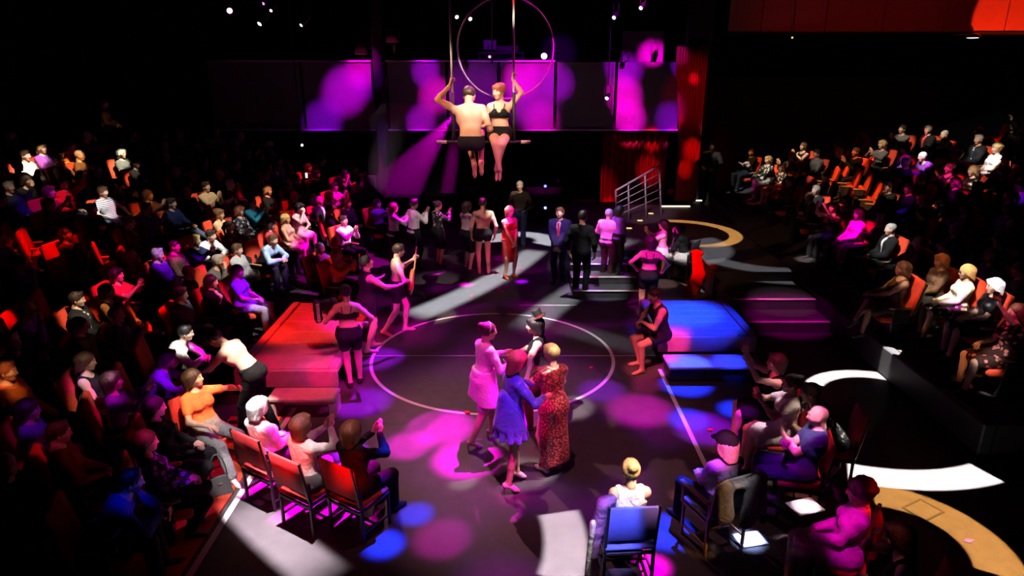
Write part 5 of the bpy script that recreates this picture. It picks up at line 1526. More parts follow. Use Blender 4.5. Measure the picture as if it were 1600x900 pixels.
# ---- left stalls: u, v, pose, sex, hair, hair colour, skin, top, bottom, label
LEFT = [
 (40, 243, 'lap', 'm', 'short', 'dark', 'fair', T('long', WHT), tr(), 'person in a white sweater lit warm, top row at the far left edge'),
 (66, 232, 'lap', 'f', 'bob', 'blonde', 'fair', T('long', PUR), tr(), 'blonde-haired person with a brightly lit head, top row far left'),
 (112, 240, 'lean', 'm', 'short', 'dark', 'tan', T('long', ORG), tr(), 'person bent forward in an orange top lit from above, upper left row'),
 (191, 240, 'lap', 'f', 'bob', 'white', 'fair', T('long', GREY), tr(), 'white-haired person with a glowing head in the upper left rows'),
 (213, 255, 'lap', 'f', 'pony', 'brown', 'fair', T('long', BLK), tr(), 'person with a small lit profile just right of the white-haired head, upper left'),
 (14, 292, 'lap', 'm', 'short', 'grey', 'fair', T('long', NAVY), tr(), 'grey-haired man in dark blue at the left edge, upper rows'),
 (42, 282, 'chin', 'f', 'long', 'dark', 'fair', T('long', BLK), tr(), 'woman in black with her hand raised to her face, upper left'),
 (78, 300, 'clap', 'f', 'bob', 'brown', 'fair', T('tee', RDT), tr(), 'woman in a dark red top clapping beside the man in the grey tee, upper left'),
 (100, 292, 'raise', 'm', 'short', 'dark', 'fair', T('long', RDT), tr(), 'man raising one arm in a red sleeve, upper left'),
 (161, 300, 'armrest', 'm', 'short', 'brown', 'fair', T('tee', (.6, .6, .62), 'stripe'), tr(JEA), 'man in a light grey striped tee leaning back with one arm out, upper left'),
 (181, 298, 'clap', 'f', 'long', 'dark', 'tan', T('long', BLK), tr(), 'woman in black clapping right behind the man in the striped tee'),
 (152, 265, 'lap', 'm', 'short', 'brown', 'fair', T('long', BRN), tr(), 'dim brown-clad man above the man in the striped tee'),
 (232, 305, 'clap', 'f', 'long', 'brown', 'fair', T('long', BRN), tr(), 'dim woman with reddish lit clapping hands, upper left middle'),
 (268, 312, 'legcross', 'm', 'short', 'dark', 'fair', T('long', NAVY), tr(JEA), 'man in a navy sweater with crossed legs in jeans, upper left middle'),
 (293, 300, 'lap', 'm', 'bald', 'grey', 'fair', T('long', BLK), tr(), 'bald man in black with a faint rim of light, upper left middle'),
 (322, 292, 'clap', 'm', 'short', 'dark', 'fair', T('long', BEI), tr(), 'man in a beige jacket clapping, upper left middle'),
 (419, 298, 'lap', 'f', 'long', 'blonde', 'fair', T('long', BLK), tr(), 'blonde woman in black sitting upright, upper rows left of the trapeze'),
 (343, 335, 'lap', 'f', 'updo', 'brown', 'tan', T('long', BEI), tr(), 'woman in a beige jacket with brown pinned-up hair, middle left rows'),
 (375, 330, 'lap', 'f', 'bob', 'red', 'fair', T('long', (.35, .36, .42), 'print'), tr(), 'red-haired woman in a grey patterned top, middle left rows'),
 (394, 322, 'clap', 'm', 'short', 'dark', 'fair', T('long', TEA), tr(), 'man in a teal sweater clapping behind the patterned top'),
 (447, 342, 'lap', 'f', 'long', 'blonde', 'fair', T('tank', PNK), sk_(CRM), 'blonde woman in a pale pink top, middle left rows'),
 (469, 325, 'chin', 'f', 'bob', 'black', 'pale', T('tank', PNK), sk_(PNK), 'black-haired woman in pale pink resting her chin on her hand'),
 (424, 352, 'lap', 'f', 'bob', 'dark', 'pale', T('long', RDT), tr(), 'dark-haired woman in dark red with a very pale lit face'),
 (500, 313, 'lap', 'm', 'bald', 'grey', 'fair', SUIT(), tr(), 'bald man in a black suit with a magenta-lit head'),
 (478, 318, 'lap', 'f', 'long', 'red', 'fair', T('long', BLK, 'print'), tr(), 'woman in a black patterned top beside the magenta-lit bald man'),
 (537, 345, 'clap', 'm', 'short', 'dark', 'fair', T('long', (.75, .62, .62)), tr(), 'man in a pale pink sweater clapping at the end of the front left row'),
 (482, 262, 'lap', 'f', 'long', 'brown', 'fair', T('long', BLK), tr(), 'red-lit woman in the top row below the tiny yellowish lamp'),
 (495, 267, 'lap', 'm', 'short', 'dark', 'fair', T('long', BLK), tr(), 'red-lit man in the top row beside the tiny yellowish lamp'),
 (540, 272, 'chin', 'f', 'long', 'dark', 'fair', T('tank', BLK), tr(), 'magenta-lit woman high in the left rows holding her chin'),
 (555, 264, 'clap', 'f', 'bun', 'brown', 'fair', T('long', BLK), tr(), 'magenta-lit person with pinned hair at the right end of the top left row'),
 (523, 292, 'clap', 'f', 'bob', 'dark', 'fair', T('tee', PNK), tr(), 'magenta-lit woman in pink clapping in the upper left rows'),
 (515, 318, 'lap', 'f', 'bob', 'blonde', 'fair', T('tank', CRM), sk_(BLK), 'blonde woman in a cream top next to the bald magenta-lit man'),
 (543, 318, 'lap', 'm', 'short', 'brown', 'fair', T('long', NAVY), tr(), 'pink-lit man in navy behind the clapping man in pale pink'),
 (590, 318, 'clap', 'f', 'bob', 'dark', 'fair', T('long', PUR), tr(), 'woman in purple at the right end of the middle left rows'),
 (330, 368, 'lean', 'm', 'short', 'dark', 'fair', T('long', WHT), tr(), 'person bent forward in a white shirt, middle left rows'),
 (427, 375, 'lean', 'm', 'short', 'brown', 'fair', T('long', LBL), tr(), 'man in a light blue shirt leaning forward, front left row'),
 (371, 390, 'lap', 'm', 'short', 'brown', 'fair', T('long', (.4, .4, .4)), tr(), 'man in a grey sweater with folded hands, front left rows'),
 (341, 408, 'chin', 'm', 'short', 'grey', 'fair', T('long', GREY), tr((.2, .18, .26)), 'grey-haired man with his hand to his mouth in a charcoal top'),
 (331, 440, 'lap', 'f', 'longwavy', 'dark', 'fair', [T('tee', PNK), ('jacket', 'cloth', BLK)], tr(BLK), 'woman with long dark hair in a pink top and black cardigan'),
 (372, 430, 'lap', 'f', 'long', 'brown', 'fair', T('tee', LBL), tr((.3, .26, .4)), 'woman in a light blue top with pale trousers, front left row'),
 (500, 388, 'lap', 'm', 'crop', 'white', 'fair', T('long', PUR), tr(), 'white-haired man in a purple top, front left row end'),
 (527, 392, 'clap', 'f', 'bob', 'red', 'fair', T('long', ORG), tr(), 'clapping woman in orange behind the performer with the lit face'),
 (273, 385, 'lap', 'm', 'crop', 'dark', 'fair', T('long', BRN), tr(BRN), 'man with a magenta-lit face in a brown jacket, left middle'),
 (247, 392, 'lap', 'm', 'short', 'grey', 'fair', T('long', PUR), tr(), 'grey-haired man in purple next to the magenta-lit face, left middle'),
 (305, 388, 'clap', 'f', 'bob', 'blonde', 'fair', T('long', NAVY), tr(), 'woman in navy clapping with bluish light on her hands, left middle'),
 (283, 460, 'lap', 'm', 'short', 'dark', 'fair', T('long', GREY), tr(), 'man with pink light on his face in a dark grey suit, left middle'),
 (183, 430, 'clap', 'f', 'bob', 'black', 'fair', T('tee', RDT), tr(), 'dark-haired woman lit magenta all over, clapping, left'),
 (121, 468, 'lap', 'm', 'short', 'dark', 'fair', [('shirt', 'print', (.75, .68, .6)), ('jacket', 'cloth', BLK)], tr(), 'smiling man in a black jacket over a pale patterned shirt, left'),
 (160, 455, 'lap', 'f', 'long', 'dark', 'fair', T('tank', BLK), sk_(BLK), 'woman in black just behind the man with the patterned shirt'),
 (135, 565, 'lap', 'f', 'long', 'brown', 'fair', T('tank', BLK), sk_((.5, .5, .52), 'stripe'), 'woman with bare legs in a grey knitted skirt, lower left'),
 (168, 578, 'clap', 'f', 'bob', 'dark', 'fair', T('long', PUR), tr(), 'woman in purple clapping next to the knitted skirt, lower left'),
 (243, 636, 'tuck', 'f', 'long', 'black', 'pale', T('long', BLK), tr(), 'black-haired woman with a bright magenta face, lower left'),
 (45, 640, 'lap', 'f', 'long', 'dark', 'fair', T('long', PUR), tr(), 'dim woman in purple at the lower left edge'),
 (85, 670, 'lap', 'm', 'short', 'dark', 'fair', T('long', RDT), tr(), 'dim man in dark red near the lower left edge'),
 (205, 752, 'lean', 'm', 'short', 'black', 'fair', T('long', (.03, .05, .3)), tr(), 'person bent forward in a deep blue top at the bottom left'),
 (229, 690, 'tuck', 'f', 'long', 'brown', 'fair', T('long', PUR, 'print'), tr(), 'magenta-lit woman in a patterned top below the bright magenta face, lower left'),
 (10, 580, 'lap', 'm', 'short', 'red', 'fair', T('long', ORG), tr(), 'orange-clad person cut by the left edge'),
 (262, 566, 'lean', 'f', 'bob', 'dark', 'fair', T('long', PUR), tr(), 'woman in purple leaning forward left of the bending bare-backed man'),
 (290, 520, 'lean', 'm', 'short', 'black', 'fair', T('long', WHT), tr(), 'man in a white shirt bent low beside the bare-backed man'),
]
def seat_label(s):
    w = s.replace(',', '').split()
    w = ['red', 'stalls', 'seat', 'under', 'the'] + w[:11]
    while w[-1] in ('a', 'an', 'the', 'of', 'in', 'with', 'and', 'to', 'by', 'on', 'at', 'right', 'left', 'upper', 'over', 'behind', 'her', 'his', 'beside', 'next', 'black', 'far', 'just', 'under', 'below', 'under', 'top', 'middle', 'front', 'holding'):
        w.pop()
    return ' '.join(w)
for e in LEFT:
    u, v = e[:2]
    aud(*e, 'L', turn=random.uniform(-8, 8), seatlabel=seat_label(e[9]))

RIGHT = [
 (1174, 238, 'crossed', 'm', 'crop', 'brown', 'fair', T('tee', BLK), tr(), 'short-haired man in black with folded arms, back right group'),
 (1200, 250, 'legcross', 'f', 'bob', 'blonde', 'fair', T('long', (.5, .5, .48), 'print'), tr((.2, .23, .28)), 'blonde woman in a patterned blouse with crossed legs in jeans, back right'),
 (1222, 262, 'lap', 'f', 'bun', 'brown', 'fair', T('long', CRM, 'print'), sk_(RDT), 'woman in a floral blouse and red skirt beside the blonde in jeans'),
 (1255, 229, 'clap', 'f', 'long', 'brown', 'fair', T('tank', BLK), tr(), 'bare-armed woman with raised clapping hands, back right'),
 (1276, 240, 'lap', 'm', 'short', 'dark', 'fair', T('long', GREY), tr(), 'man in a charcoal jacket right of the clapping bare-armed woman'),
 (1310, 238, 'lap', 'm', 'short', 'grey', 'fair', T('long', BLK), tr(), 'dim grey-haired man behind the empty orange seats'),
 (1337, 238, 'clap', 'm', 'short', 'dark', 'tan', T('long', BLK), tr(), 'dim man clapping behind the empty orange seats'),
 (1275, 297, 'lap', 'm', 'short', 'grey', 'fair', SUIT(), tr(), 'grey-haired man in a black suit and white shirt looking down, right front row'),
 (1302, 325, 'handsup', 'f', 'bob', 'black', 'fair', T('tank', BLK), tr(), 'woman raising her hand beside the suited man, magenta light'),
 (1322, 325, 'clap', 'f', 'long', 'dark', 'fair', T('long', PNK), tr(), 'magenta-lit woman in pink with dark hair, right front row'),
 (1341, 335, 'lap', 'f', 'bob', 'brown', 'fair', T('long', PNK), tr(), 'magenta-lit person in a pink jumper, right front row'),
 (1391, 358, 'lap', 'm', 'crop', 'grey', 'pale', SUIT(), tr(), 'broad man in a black suit and open white shirt, hands clasped, right'),
 (1410, 202, 'clap', 'm', 'short', 'dark', 'fair', T('long', GREY), tr(), 'dark-haired man in grey clapping, upper right rows'),
 (1450, 203, 'lap', 'm', 'short', 'grey', 'fair', [('shirt', 'cloth', RDT), ('jacket', 'cloth', BLK)], tr(), 'man in a black jacket over a red shirt, top right row'),
 (1475, 205, 'crossed', 'm', 'crop', 'grey', 'fair', T('long', BLK), tr(), 'heavy man all in black, top right row'),
 (1378, 226, 'clap', 'f', 'bob', 'blonde', 'fair', T('long', GREY), tr(), 'blonde woman in grey clapping, upper right rows'),
 (1413, 233, 'lap', 'f', 'long', 'dark', 'fair', [('shirt', 'cloth', WHT), ('jacket', 'cloth', PUR)], tr(), 'woman with a white collar under a purple jacket, upper right'),
 (1441, 245, 'lean', 'm', 'crop', 'white', 'fair', T('long', PUR), tr(), 'person with a white-lit crown bent forward in purple, upper right'),
 (1529, 218, 'lap', 'm', 'short', 'grey', 'fair', [('shirt', 'print', (.4, .5, .6)), ('jacket', 'cloth', BLK)], tr(), 'man in a black jacket over a pale blue shirt, top right'),
 (1557, 232, 'lap', 'f', 'curly', 'blonde', 'fair', T('tee', WHT), sk_(WHT), 'curly blonde woman in a brilliant white top, top right'),
 (1585, 196, 'raise', 'f', 'long', 'dark', 'fair', T('long', BLK), tr(), 'dim person raising a hand at the top right edge'),
 (1483, 263, 'clap', 'f', 'bun', 'brown', 'fair', T('tank', BLK), tr(), 'magenta-lit woman with pinned hair clapping, right middle'),
 (1492, 285, 'lap', 'f', 'bob', 'pink', 'fair', T('long', BLK, 'print'), tr(), 'person with pink-lit hair just below the magenta-lit woman, right middle'),
 (1512, 267, 'lap', 'f', 'long', 'blonde', 'fair', T('long', BLK, 'sequin'), tr(), 'blonde woman in a black glittering jacket, right middle'),
 (1388, 292, 'lap', 'm', 'short', 'dark', 'fair', T('long', BLK), tr(), 'man in black next to the lowest empty orange seat, right'),
 (1420, 295, 'lap', 'm', 'short', 'black', 'tan', T('long', NAVY), tr(), 'dim man with a magenta face in navy, right middle'),
 (1594, 290, 'lap', 'f', 'bob', 'dark', 'fair', T('long', PUR), tr(), 'dim purple-lit person cut by the right edge'),
 (1410, 420, 'legcross', 'f', 'long', 'brown', 'tan', T('tank', BRN), sk_(BRN), 'dim woman in brown with crossed bare legs, right front row'),
 (1470, 408, 'lap', 'f', 'bob', 'red', 'tan', T('long', BRN), tr(), 'dim red-haired woman in brown behind the crossed-legged woman'),
 (1510, 425, 'lap', 'f', 'long', 'blonde', 'fair', T('long', (.8, .76, .72)), sk_((.7, .6, .52), 'print'), 'blonde woman with dark glasses in a white blouse and cow-print skirt'),
 (1553, 447, 'lap', 'f', 'bob', 'white', 'fair', T('tee', BLK, 'sequin'), sk_(BLK), 'white-haired woman in a black glittering top, right front row'),
 (1588, 488, 'raise', 'f', 'long', 'brown', 'fair', T('tee', (.5, .16, .14), 'print'), sk_((.5, .16, .14), 'print'), 'woman in a red and black print dress holding a glass, right edge'),
]
for e in RIGHT:
    aud(*e, 'R', turn=random.uniform(-8, 8), seatlabel=seat_label(e[9]))

# empty seats that show
def empty_seat(u, v, side, label, turn=0, zs=.75):
    lo, hi = 2, 40
    rf = ramp_left if side == 'L' else ramp_right
    yaw = (-PI / 2 if side == 'L' else PI / 2) + math.radians(turn)
    for _ in range(40):
        m = (lo + hi) / 2
        p = np.array([0, 0, CAM_H]) + ray(u, v) * m
        ft = p + rotz(yaw) @ V3(0, .42, 0)
        if p[2] > rf(ft[0], ft[1]) + zs: lo = m
        else: hi = m
    theatre_seat((p[0], p[1], rf(ft[0], ft[1])), yaw, label, tipped=True)
    PLACED.append((p[0], p[1]))
for u, v, w in ((15, 385, 'dull red empty stalls seat at the left edge'), (44, 372, 'bright red empty stalls seat, left one of the pair below the grey tee'), (70, 380, 'bright red empty stalls seat, right one of the pair below the grey tee'),
                (155, 385, 'empty red seat with its cushion tipped up, upper of two on the left'), (178, 402, 'empty red seat with its cushion tipped up, lower of two on the left'), (222, 408, 'single dull red empty seat left of the grey-haired man in purple'),
                (10, 490, 'orange-red empty seat at the left edge halfway down'), (98, 478, 'small red seat corner behind the man in the patterned shirt'), (238, 497, 'red seat end lit up right of the man in the patterned shirt'), (470, 268, 'dark empty seat in the top left row')):
    empty_seat(u, v, 'L', w, 25)
for k, (u, v, w) in enumerate(((1287, 277, 'first of the upper empty orange seats, nearest the curtain side'), (1303, 270, 'second of the upper empty orange seats'), (1320, 280, 'third of the upper empty orange seats'), (1338, 284, 'last of the upper empty orange seats'),
                (1345, 250, 'empty orange seat high beside the blonde clapping woman'), (1357, 243, 'topmost empty orange seat beside the blonde clapping woman'), (1350, 300, 'first of the lower empty orange seats'), (1362, 306, 'second of the lower empty orange seats'), (1378, 298, 'last of the lower empty orange seats'),
                (1306, 312, 'orange seat back right of the suited man looking down'), (1548, 212, 'dim red empty seat in the top right row'), (1560, 207, 'dim red empty seat at the end of the top right row'), (1505, 292, 'red seat back in front of the glittering jacket'))):
    empty_seat(u, v, 'R', w, -20)

# the unlit rest of the left and right stalls
rs = random.Random(11)
def filler(n, side, box):
    k = 0; tries = 0
    while k < n and tries < 4000:
        tries += 1
        x = rs.uniform(*box[0]); y = rs.uniform(*box[1])
        if min((x - a) ** 2 + (y - b) ** 2 for a, b in PLACED) < .62 ** 2: continue
        yaw = (-PI / 2 if side == 'L' else PI / 2) + math.radians(rs.uniform(-10, 25) * (1 if side == 'L' else -1))
        R = rotz(yaw); ft = V3(x, y, 0) + R @ V3(0, .42, 0)
        z = (ramp_left if side == 'L' else ramp_right)(ft[0], ft[1])
        # in view?
        d = np.array([x, y, z + 1.2]) - np.array([0, 0, CAM_H])
        zc = d[1] * math.cos(PITCH) - d[2] * math.sin(PITCH)
        uu = 800 + FPX * d[0] / zc; vv = 450 - FPX * (d[1] * math.sin(PITCH) + d[2] * math.cos(PITCH)) / zc
        if not (0 < uu < 1600 and 205 < vv < 880): continue
        if side == 'L' and -x < front_left(y) + .45: continue
        sex = rs.choice('mf'); pz = rs.choice(['lap', 'clap', 'crossed', 'armrest', 'chin', 'legcross'])
        hs = rs.choice(['short', 'crop', 'bald', 'short']) if sex == 'm' else rs.choice(['long', 'bob', 'bun', 'pony'])
        t = thing('person', 'audience member in dark clothes barely seen in the unlit %s rows' % ('left' if side == 'L' else 'right'), 'person', (x, y, z), yaw, 'unlit audience on the ' + ('left' if side == 'L' else 'right'))
        dress_person(t, (pz, sex), cached(('J', pz, sex), lambda: seat_pose(pz, sex)), rs.choice(['fair', 'tan', 'fair', 'brown']), hs, rs.choice(['dark', 'brown', 'black', 'grey']), T('long', rs.choice([BLK, NAVY, GREY, BRN, PUR])), tr(), (.02, .02, .02))
        theatre_seat((x, y, z), yaw, 'orange-red stalls seat in the unlit %s rows' % ('left' if side == 'L' else 'right'), SEATG[side])
        PLACED.append((x, y)); k += 1
filler(60, 'L', ((-13, -3.9), (4.2, 21)))
filler(32, 'R', ((7.2, 13.5), (8.5, 20)))
# ================================================================ performers and the people on the floor
HF = .0115      # mesh fineness of the people one sees best
def hero(label, loc, yaw, J, skin, hair, hc, top=None, bot=None, shoe=None, h=HF, key=None, scale=1.0):
    t = thing('person', label, 'person', tuple(loc), math.radians(yaw))
    t.scale = (scale,) * 3
    dress_person(t, key or ('hero', label), J, skin, hair, hc, top, bot, shoe, h, .0065)
    return t
def soft_part(name, S, parent, col, mat=CLOTH, h=.014, label=None):
    V, F = S.mesh(h)
    return obj(name, Geo().add(V, F).mesh(name, mat), parent, col, label)
def fl(u, v, z=0.0):
    p = at_z(u, v, z); return (p[0], p[1], z)
def stander(label, u, v, yaw, pz, sex, skin, hair, hc, top, bot, shoe=(.03, .03, .03), z=0.0, scale=1.0, h=.016):
    t = thing('person', label, 'person', fl(u, v, z), math.radians(yaw)); t.scale = (scale,) * 3
    J = cached(('SJ', pz, sex), lambda: stand_pose(pz, sex))
    dress_person(t, ('S', pz, sex), J, skin, hair, hc, top, bot, shoe, h, .009)
    return t, J

# ---------------- the trapeze
TY = 10.85
bz = at_y(755, 222, TY)[2]
def tx(u): return at_y(u, 222, TY)[0]
t = thing('trapeze', 'long trapeze bar hung on two ropes above the ring', 'trapeze', (0, TY, bz))
obj('bar', Geo().tube([(tx(683), 0, 0), (tx(828), 0, 0)], .021, 10).mesh('bar', M_STEEL), t)
for a, b in ((682, 698), (814, 829)):
    obj('bar_grip', Geo().tube([(tx(a), 0, 0), (tx(b), 0, 0)], .027, 10).mesh('bar_grip', M_TAPE), t, label='white taped grip at the bar end')
ropex = []
for u in (709, 803):
    x = tx(u); xt = at_y(u - 7 if u < 750 else u - 2, 0, TY)[0]
    ropex.append(x)
    obj('rope', Geo().tube([(x, 0, 0), (x * .5 + (x + (xt - x) * .5) * .5, 0, 1.2), (xt, 0, 9.9 - bz)], .017, 8).mesh('rope', M_ROPE), t)
    obj('rope_sleeve', Geo().tube([(x, 0, .02), (x, 0, .75)], .024, 8).mesh('rope_sleeve', M_BLACK), t, label='black sleeve round the rope')
o = obj('rope', Geo().tube([(0, 0, 0), (0, 0, 9.9 - at_y(769, 100, 12)[2])], .014, 6).mesh('rope', M_STEEL))
o.location = at_y(769, 100, 12); tag(o, 'single thin rope hanging between the two trapeze ropes', 'rope')
# aerial hoop
hp = at_y(790, 76, 12.6); hr = 72 / FPX * 12.4
t = thing('aerial_hoop', 'thin aerial hoop hanging behind the trapeze', 'hoop', tuple(hp))
obj('hoop', Geo().tube([(hr * math.cos(a), 0, hr * math.sin(a)) for a in np.linspace(0, 2 * PI, 65)], .016, 8, cap=False).mesh('hoop', M_ROPE), t)
obj('rope', Geo().tube([(0, 0, hr), (0, 0, 9.9 - hp[2])], .012, 6).mesh('rope', M_STEEL), t)

mx = tx(737)
hl = at_y(703, 130, TY)
J = pose('m', pelvis=(0, -.1, .02), lean=7, slouch=6, side=-4, head=(-14, 34, -8),
         hands=[V3((hl[0] - mx) / 1.1, 0.0, (hl[2] - bz - .03) / 1.1), V3(.27, .16, .1)], hdir=[V3(.25, .1, 1), V3(.5, .6, .3)], palm=[V3(1, .2, 0), V3(-.1, 1, .3)],
         elbows=[V3(-1, -.15, -.75), V3(.25, -1, -.3)], curl=(.95, .5), feet=[V3(.02, .26, -.36), V3(.12, .3, -.33)], knees=[V3(-.1, 1, .5), V3(.05, 1, .5)], fdir=[V3(0, .45, -.9), V3(0, .4, -.9)])
J['rise'] = -.075
man = hero('bare-backed man in dark shorts seated on the trapeze facing away', (mx, TY, bz), 0, J, 'fair', 'short', 'dark', None, ('shorts', 'cloth', (.012, .01, .02)), scale=1.1)
wx = tx(781)
hr_ = at_y(801, 120, TY)
J = pose('f', pelvis=(0, -.03, .12), lean=-4, head=(-28, 4, 0), twist=-6,
         hands=[V3(-(hr_[0] - wx), 0.0, hr_[2] - bz - .03), V3(.15, .1, .27)], hdir=[V3(-.1, .1, 1), V3(.7, .4, .1)], palm=[V3(-1, .2, 0), V3(-.2, -.4, -1)],
         elbows=[V3(-1, -.1, -.35), V3(.5, -.5, -1)], curl=(.95, .4), feet=[V3(.05, .3, -.38), V3(-.0, .36, -.37)], knees=[V3(-.02, 1, .3), V3(.05, 1, .45)], fdir=[V3(.1, .35, -.9), V3(.05, .35, -.9)])
wom = hero('woman in a black bralette and briefs seated on the trapeze facing the camera', (wx, TY, bz), 180, J, 'fair', 'updo', 'red', ('bra', 'cloth', BLK), ('briefs', 'cloth', BLK))
obj('strap', strap_mesh(J, CLOTH), wom, BLK)

# ---------------- the four dancing in front
g = fl(757, 690)
J = pose('f', pelvis=(0, 0, .93), lean=4, head=(-8, 4, 0), hands=[V3(-.14, .36, 1.16), V3(.16, .33, 1.15)], hdir=[V3(.2, 1, .1), V3(-.2, 1, .1)], palm=[V3(1, 0, 0), V3(-1, 0, 0)],
         feet=[V3(-.07, .14, .12), V3(.09, -.22, .13)], fdir=[V3(0, 1, -.35), V3(.1, 1, -.4)])
p = hero('woman in a pale pink short dress with a headband, leftmost of the four dancers', g, -62, J, 'fair', 'bun', 'dark', ('long', 'satin', (.75, .4, .6)), ('skirt', 'satin', (.75, .4, .6)))
S = Soft(); P = J['P']
for w in (-.11, 0, .11):
    S.cap(P + V3(w * .6, 0, .1), P + V3(w * 1.5, 0, -.3), .12, .14, .08)
S.plane(P - V3(0, 0, .3), V3(0, 0, -1)); S.plane(P + V3(0, 0, .14), V3(0, 0, 1))
soft_part('skirt_hem', S, p, (.75, .4, .6), SATIN)
obj('headband', Geo().tube([V3(math.cos(a) * .094, -.015 + .02 * math.sin(a), .02 + math.sin(a) * .105) for a in np.linspace(.1, PI - .1, 16)], .009, 6).mesh('headband', mat_plain('silver_band', (.6, .6, .62), .3, metal=.8)), p, M=head_matrix(J))
def heels(J, parent, col, hh=.09):
    for i in (0, 1):
        S = Soft(); foot_to(S, J, i, .006)
        d, up = foot_axes(J, i); a = J['an'][i]
        S.plane(a - up * .018, up)
        V, F = S.mesh(.012)
        G = Geo().add(V, F)
        hb = a - d * .035 - up * .06
        G.tube([hb, V3(hb[0], hb[1], hb[2] - hh * .5), V3(hb[0], hb[1], hb[2] - hh)], [.024, .015, .013], 8)
        obj('heeled_shoe', G.mesh('heeled_shoe', LEATHER), parent, col)
heels(J, p, (.6, .25, .4), .07)

g = fl(797, 764)
J = pose('f', pelvis=(0, 0, 1.0), lean=6, head=(6, 12, 0), hands=[V3(-.2, .4, 1.2), V3(.14, .36, 1.2)], hdir=[V3(.1, 1, .1), V3(0, 1, .1)], palm=[V3(.5, 0, -1), V3(-.5, 0, -1)], elbows=[V3(-1, -.2, -.6), V3(1, -.2, -.6)],
         feet=[V3(-.1, .13, .16), V3(.1, -.06, .16)], fdir=[V3(0, 1, -.5), V3(.15, 1, -.5)])
J['hem'] = .09
p = hero('red-haired woman in a shiny blue mini dress and pink heels, nearest dancer', g, -66, J, 'tan', 'long', 'red', ('long', 'satin', (.07, .035, .45)), None)
S = Soft(); P = J['P']
for a in np.linspace(0, 2 * PI, 12, endpoint=False):
    o_ = V3(math.cos(a) * 1.35, math.sin(a), 0)
    S.cap(P + o_ * .045 + V3(0, 0, .2), P + o_ * (.125 + .015 * math.sin(a * 3)) + V3(0, 0, -.12), .075, .06, .05)
    S.cap(P + o_ * .13 + V3(0, 0, -.12), P + o_ * (.175 + .02 * math.sin(a * 6)) + V3(0, 0, -.27), .05, .035, .02)
S.plane(P - V3(0, 0, .27), V3(0, 0, -1))
soft_part('ruffled_skirt', S, p, (.07, .035, .45), SATIN)
heels(J, p, (.7, .3, .45))

g = fl(846, 668)
J = pose('f', pelvis=(0, 0, .88), lean=8, head=(0, 6, 0), hands=[V3(-.14, .38, 1.02), V3(.2, .4, 1.0)], hdir=[V3(0, 1, -.1), V3(0, 1, -.1)], palm=[V3(.5, 0, 1), V3(-.5, 0, 1)], elbows=[V3(-1, -.2, -.8), V3(1, -.2, -.8)], feet=[V3(-.09, .16, .085), V3(.1, -.1, .085)])
p = hero('pale performer in a black tank top and small top hat, facing the red-haired woman', g, 82, J, 'pale', 'bob', 'black', ('tank', 'cloth', BLK), ('trousers', 'cloth', (.16, .03, .05)), (.4, .12, .12))
Mh = head_matrix(J)
hat = thing('top_hat', 'small black top hat with a red band tilted on the dark bob', 'hat', (0, 0, 0))
Rt_ = Matrix(((1, 0, 0, 0), (0, math.cos(.35), math.sin(.35), -.075), (0, -math.sin(.35), math.cos(.35), .115), (0, 0, 0, 1)))
hat.matrix_basis = Matrix.Translation(Vector(g)) @ Matrix.Rotation(math.radians(82), 4, 'Z') @ Mh @ Rt_
obj('crown', Geo().lathe([(.062, 0), (.058, .05), (.066, .11), (.064, .116), (0, .118)], 20).mesh('crown', M_BLACK), hat)
obj('brim', Geo().lathe([(.06, .004), (.095, .006), (.1, .012), (.095, .0), (.06, -.004)], 20).mesh('brim', M_BLACK), hat)
obj('band', Geo().lathe([(.0625, .006), (.061, .028)], 20).mesh('band', mat_plain('red_ribbon', (.5, .02, .02), .5)), hat)

g = fl(862, 734)
J = pose('f', pelvis=(0, 0, .9), lean=3, head=(-18, 6, 0), hands=[V3(-.16, .26, 1.34), V3(.1, .33, 1.12)], hdir=[V3(.15, .3, .9), V3(-.3, .8, .4)], palm=[V3(.8, .3, 0), V3(-1, .2, 0)], elbows=[V3(-.7, .2, -1), V3(.7, .1, -1)])
p = hero('short-haired blonde woman in a long red sequinned dress, right of the four dancers', g, 34, J, 'fair', 'updo', 'blonde', None, None, (.75, .72, .7))
S = Soft(); torso_to(S, J, .014); P = J['P']
neck_cut(S, J, .085, .05, .0)
for i in (0, 1):
    arm_to(S, J, i, .014, .3)
for w in (-1, 0, 1):
    S.cap(P + V3(w * .05, 0, 0), P + V3(w * .1, -.02, -.72), .115, .13, .08)
S.plane(P - V3(0, 0, .76), V3(0, 0, -1)); S.cut(P + V3(-.2, .12, -.62), V3(.11, .16, .3))
soft_part('sequinned_dress', S, p, (.7, .07, .1), SEQUIN, .013)

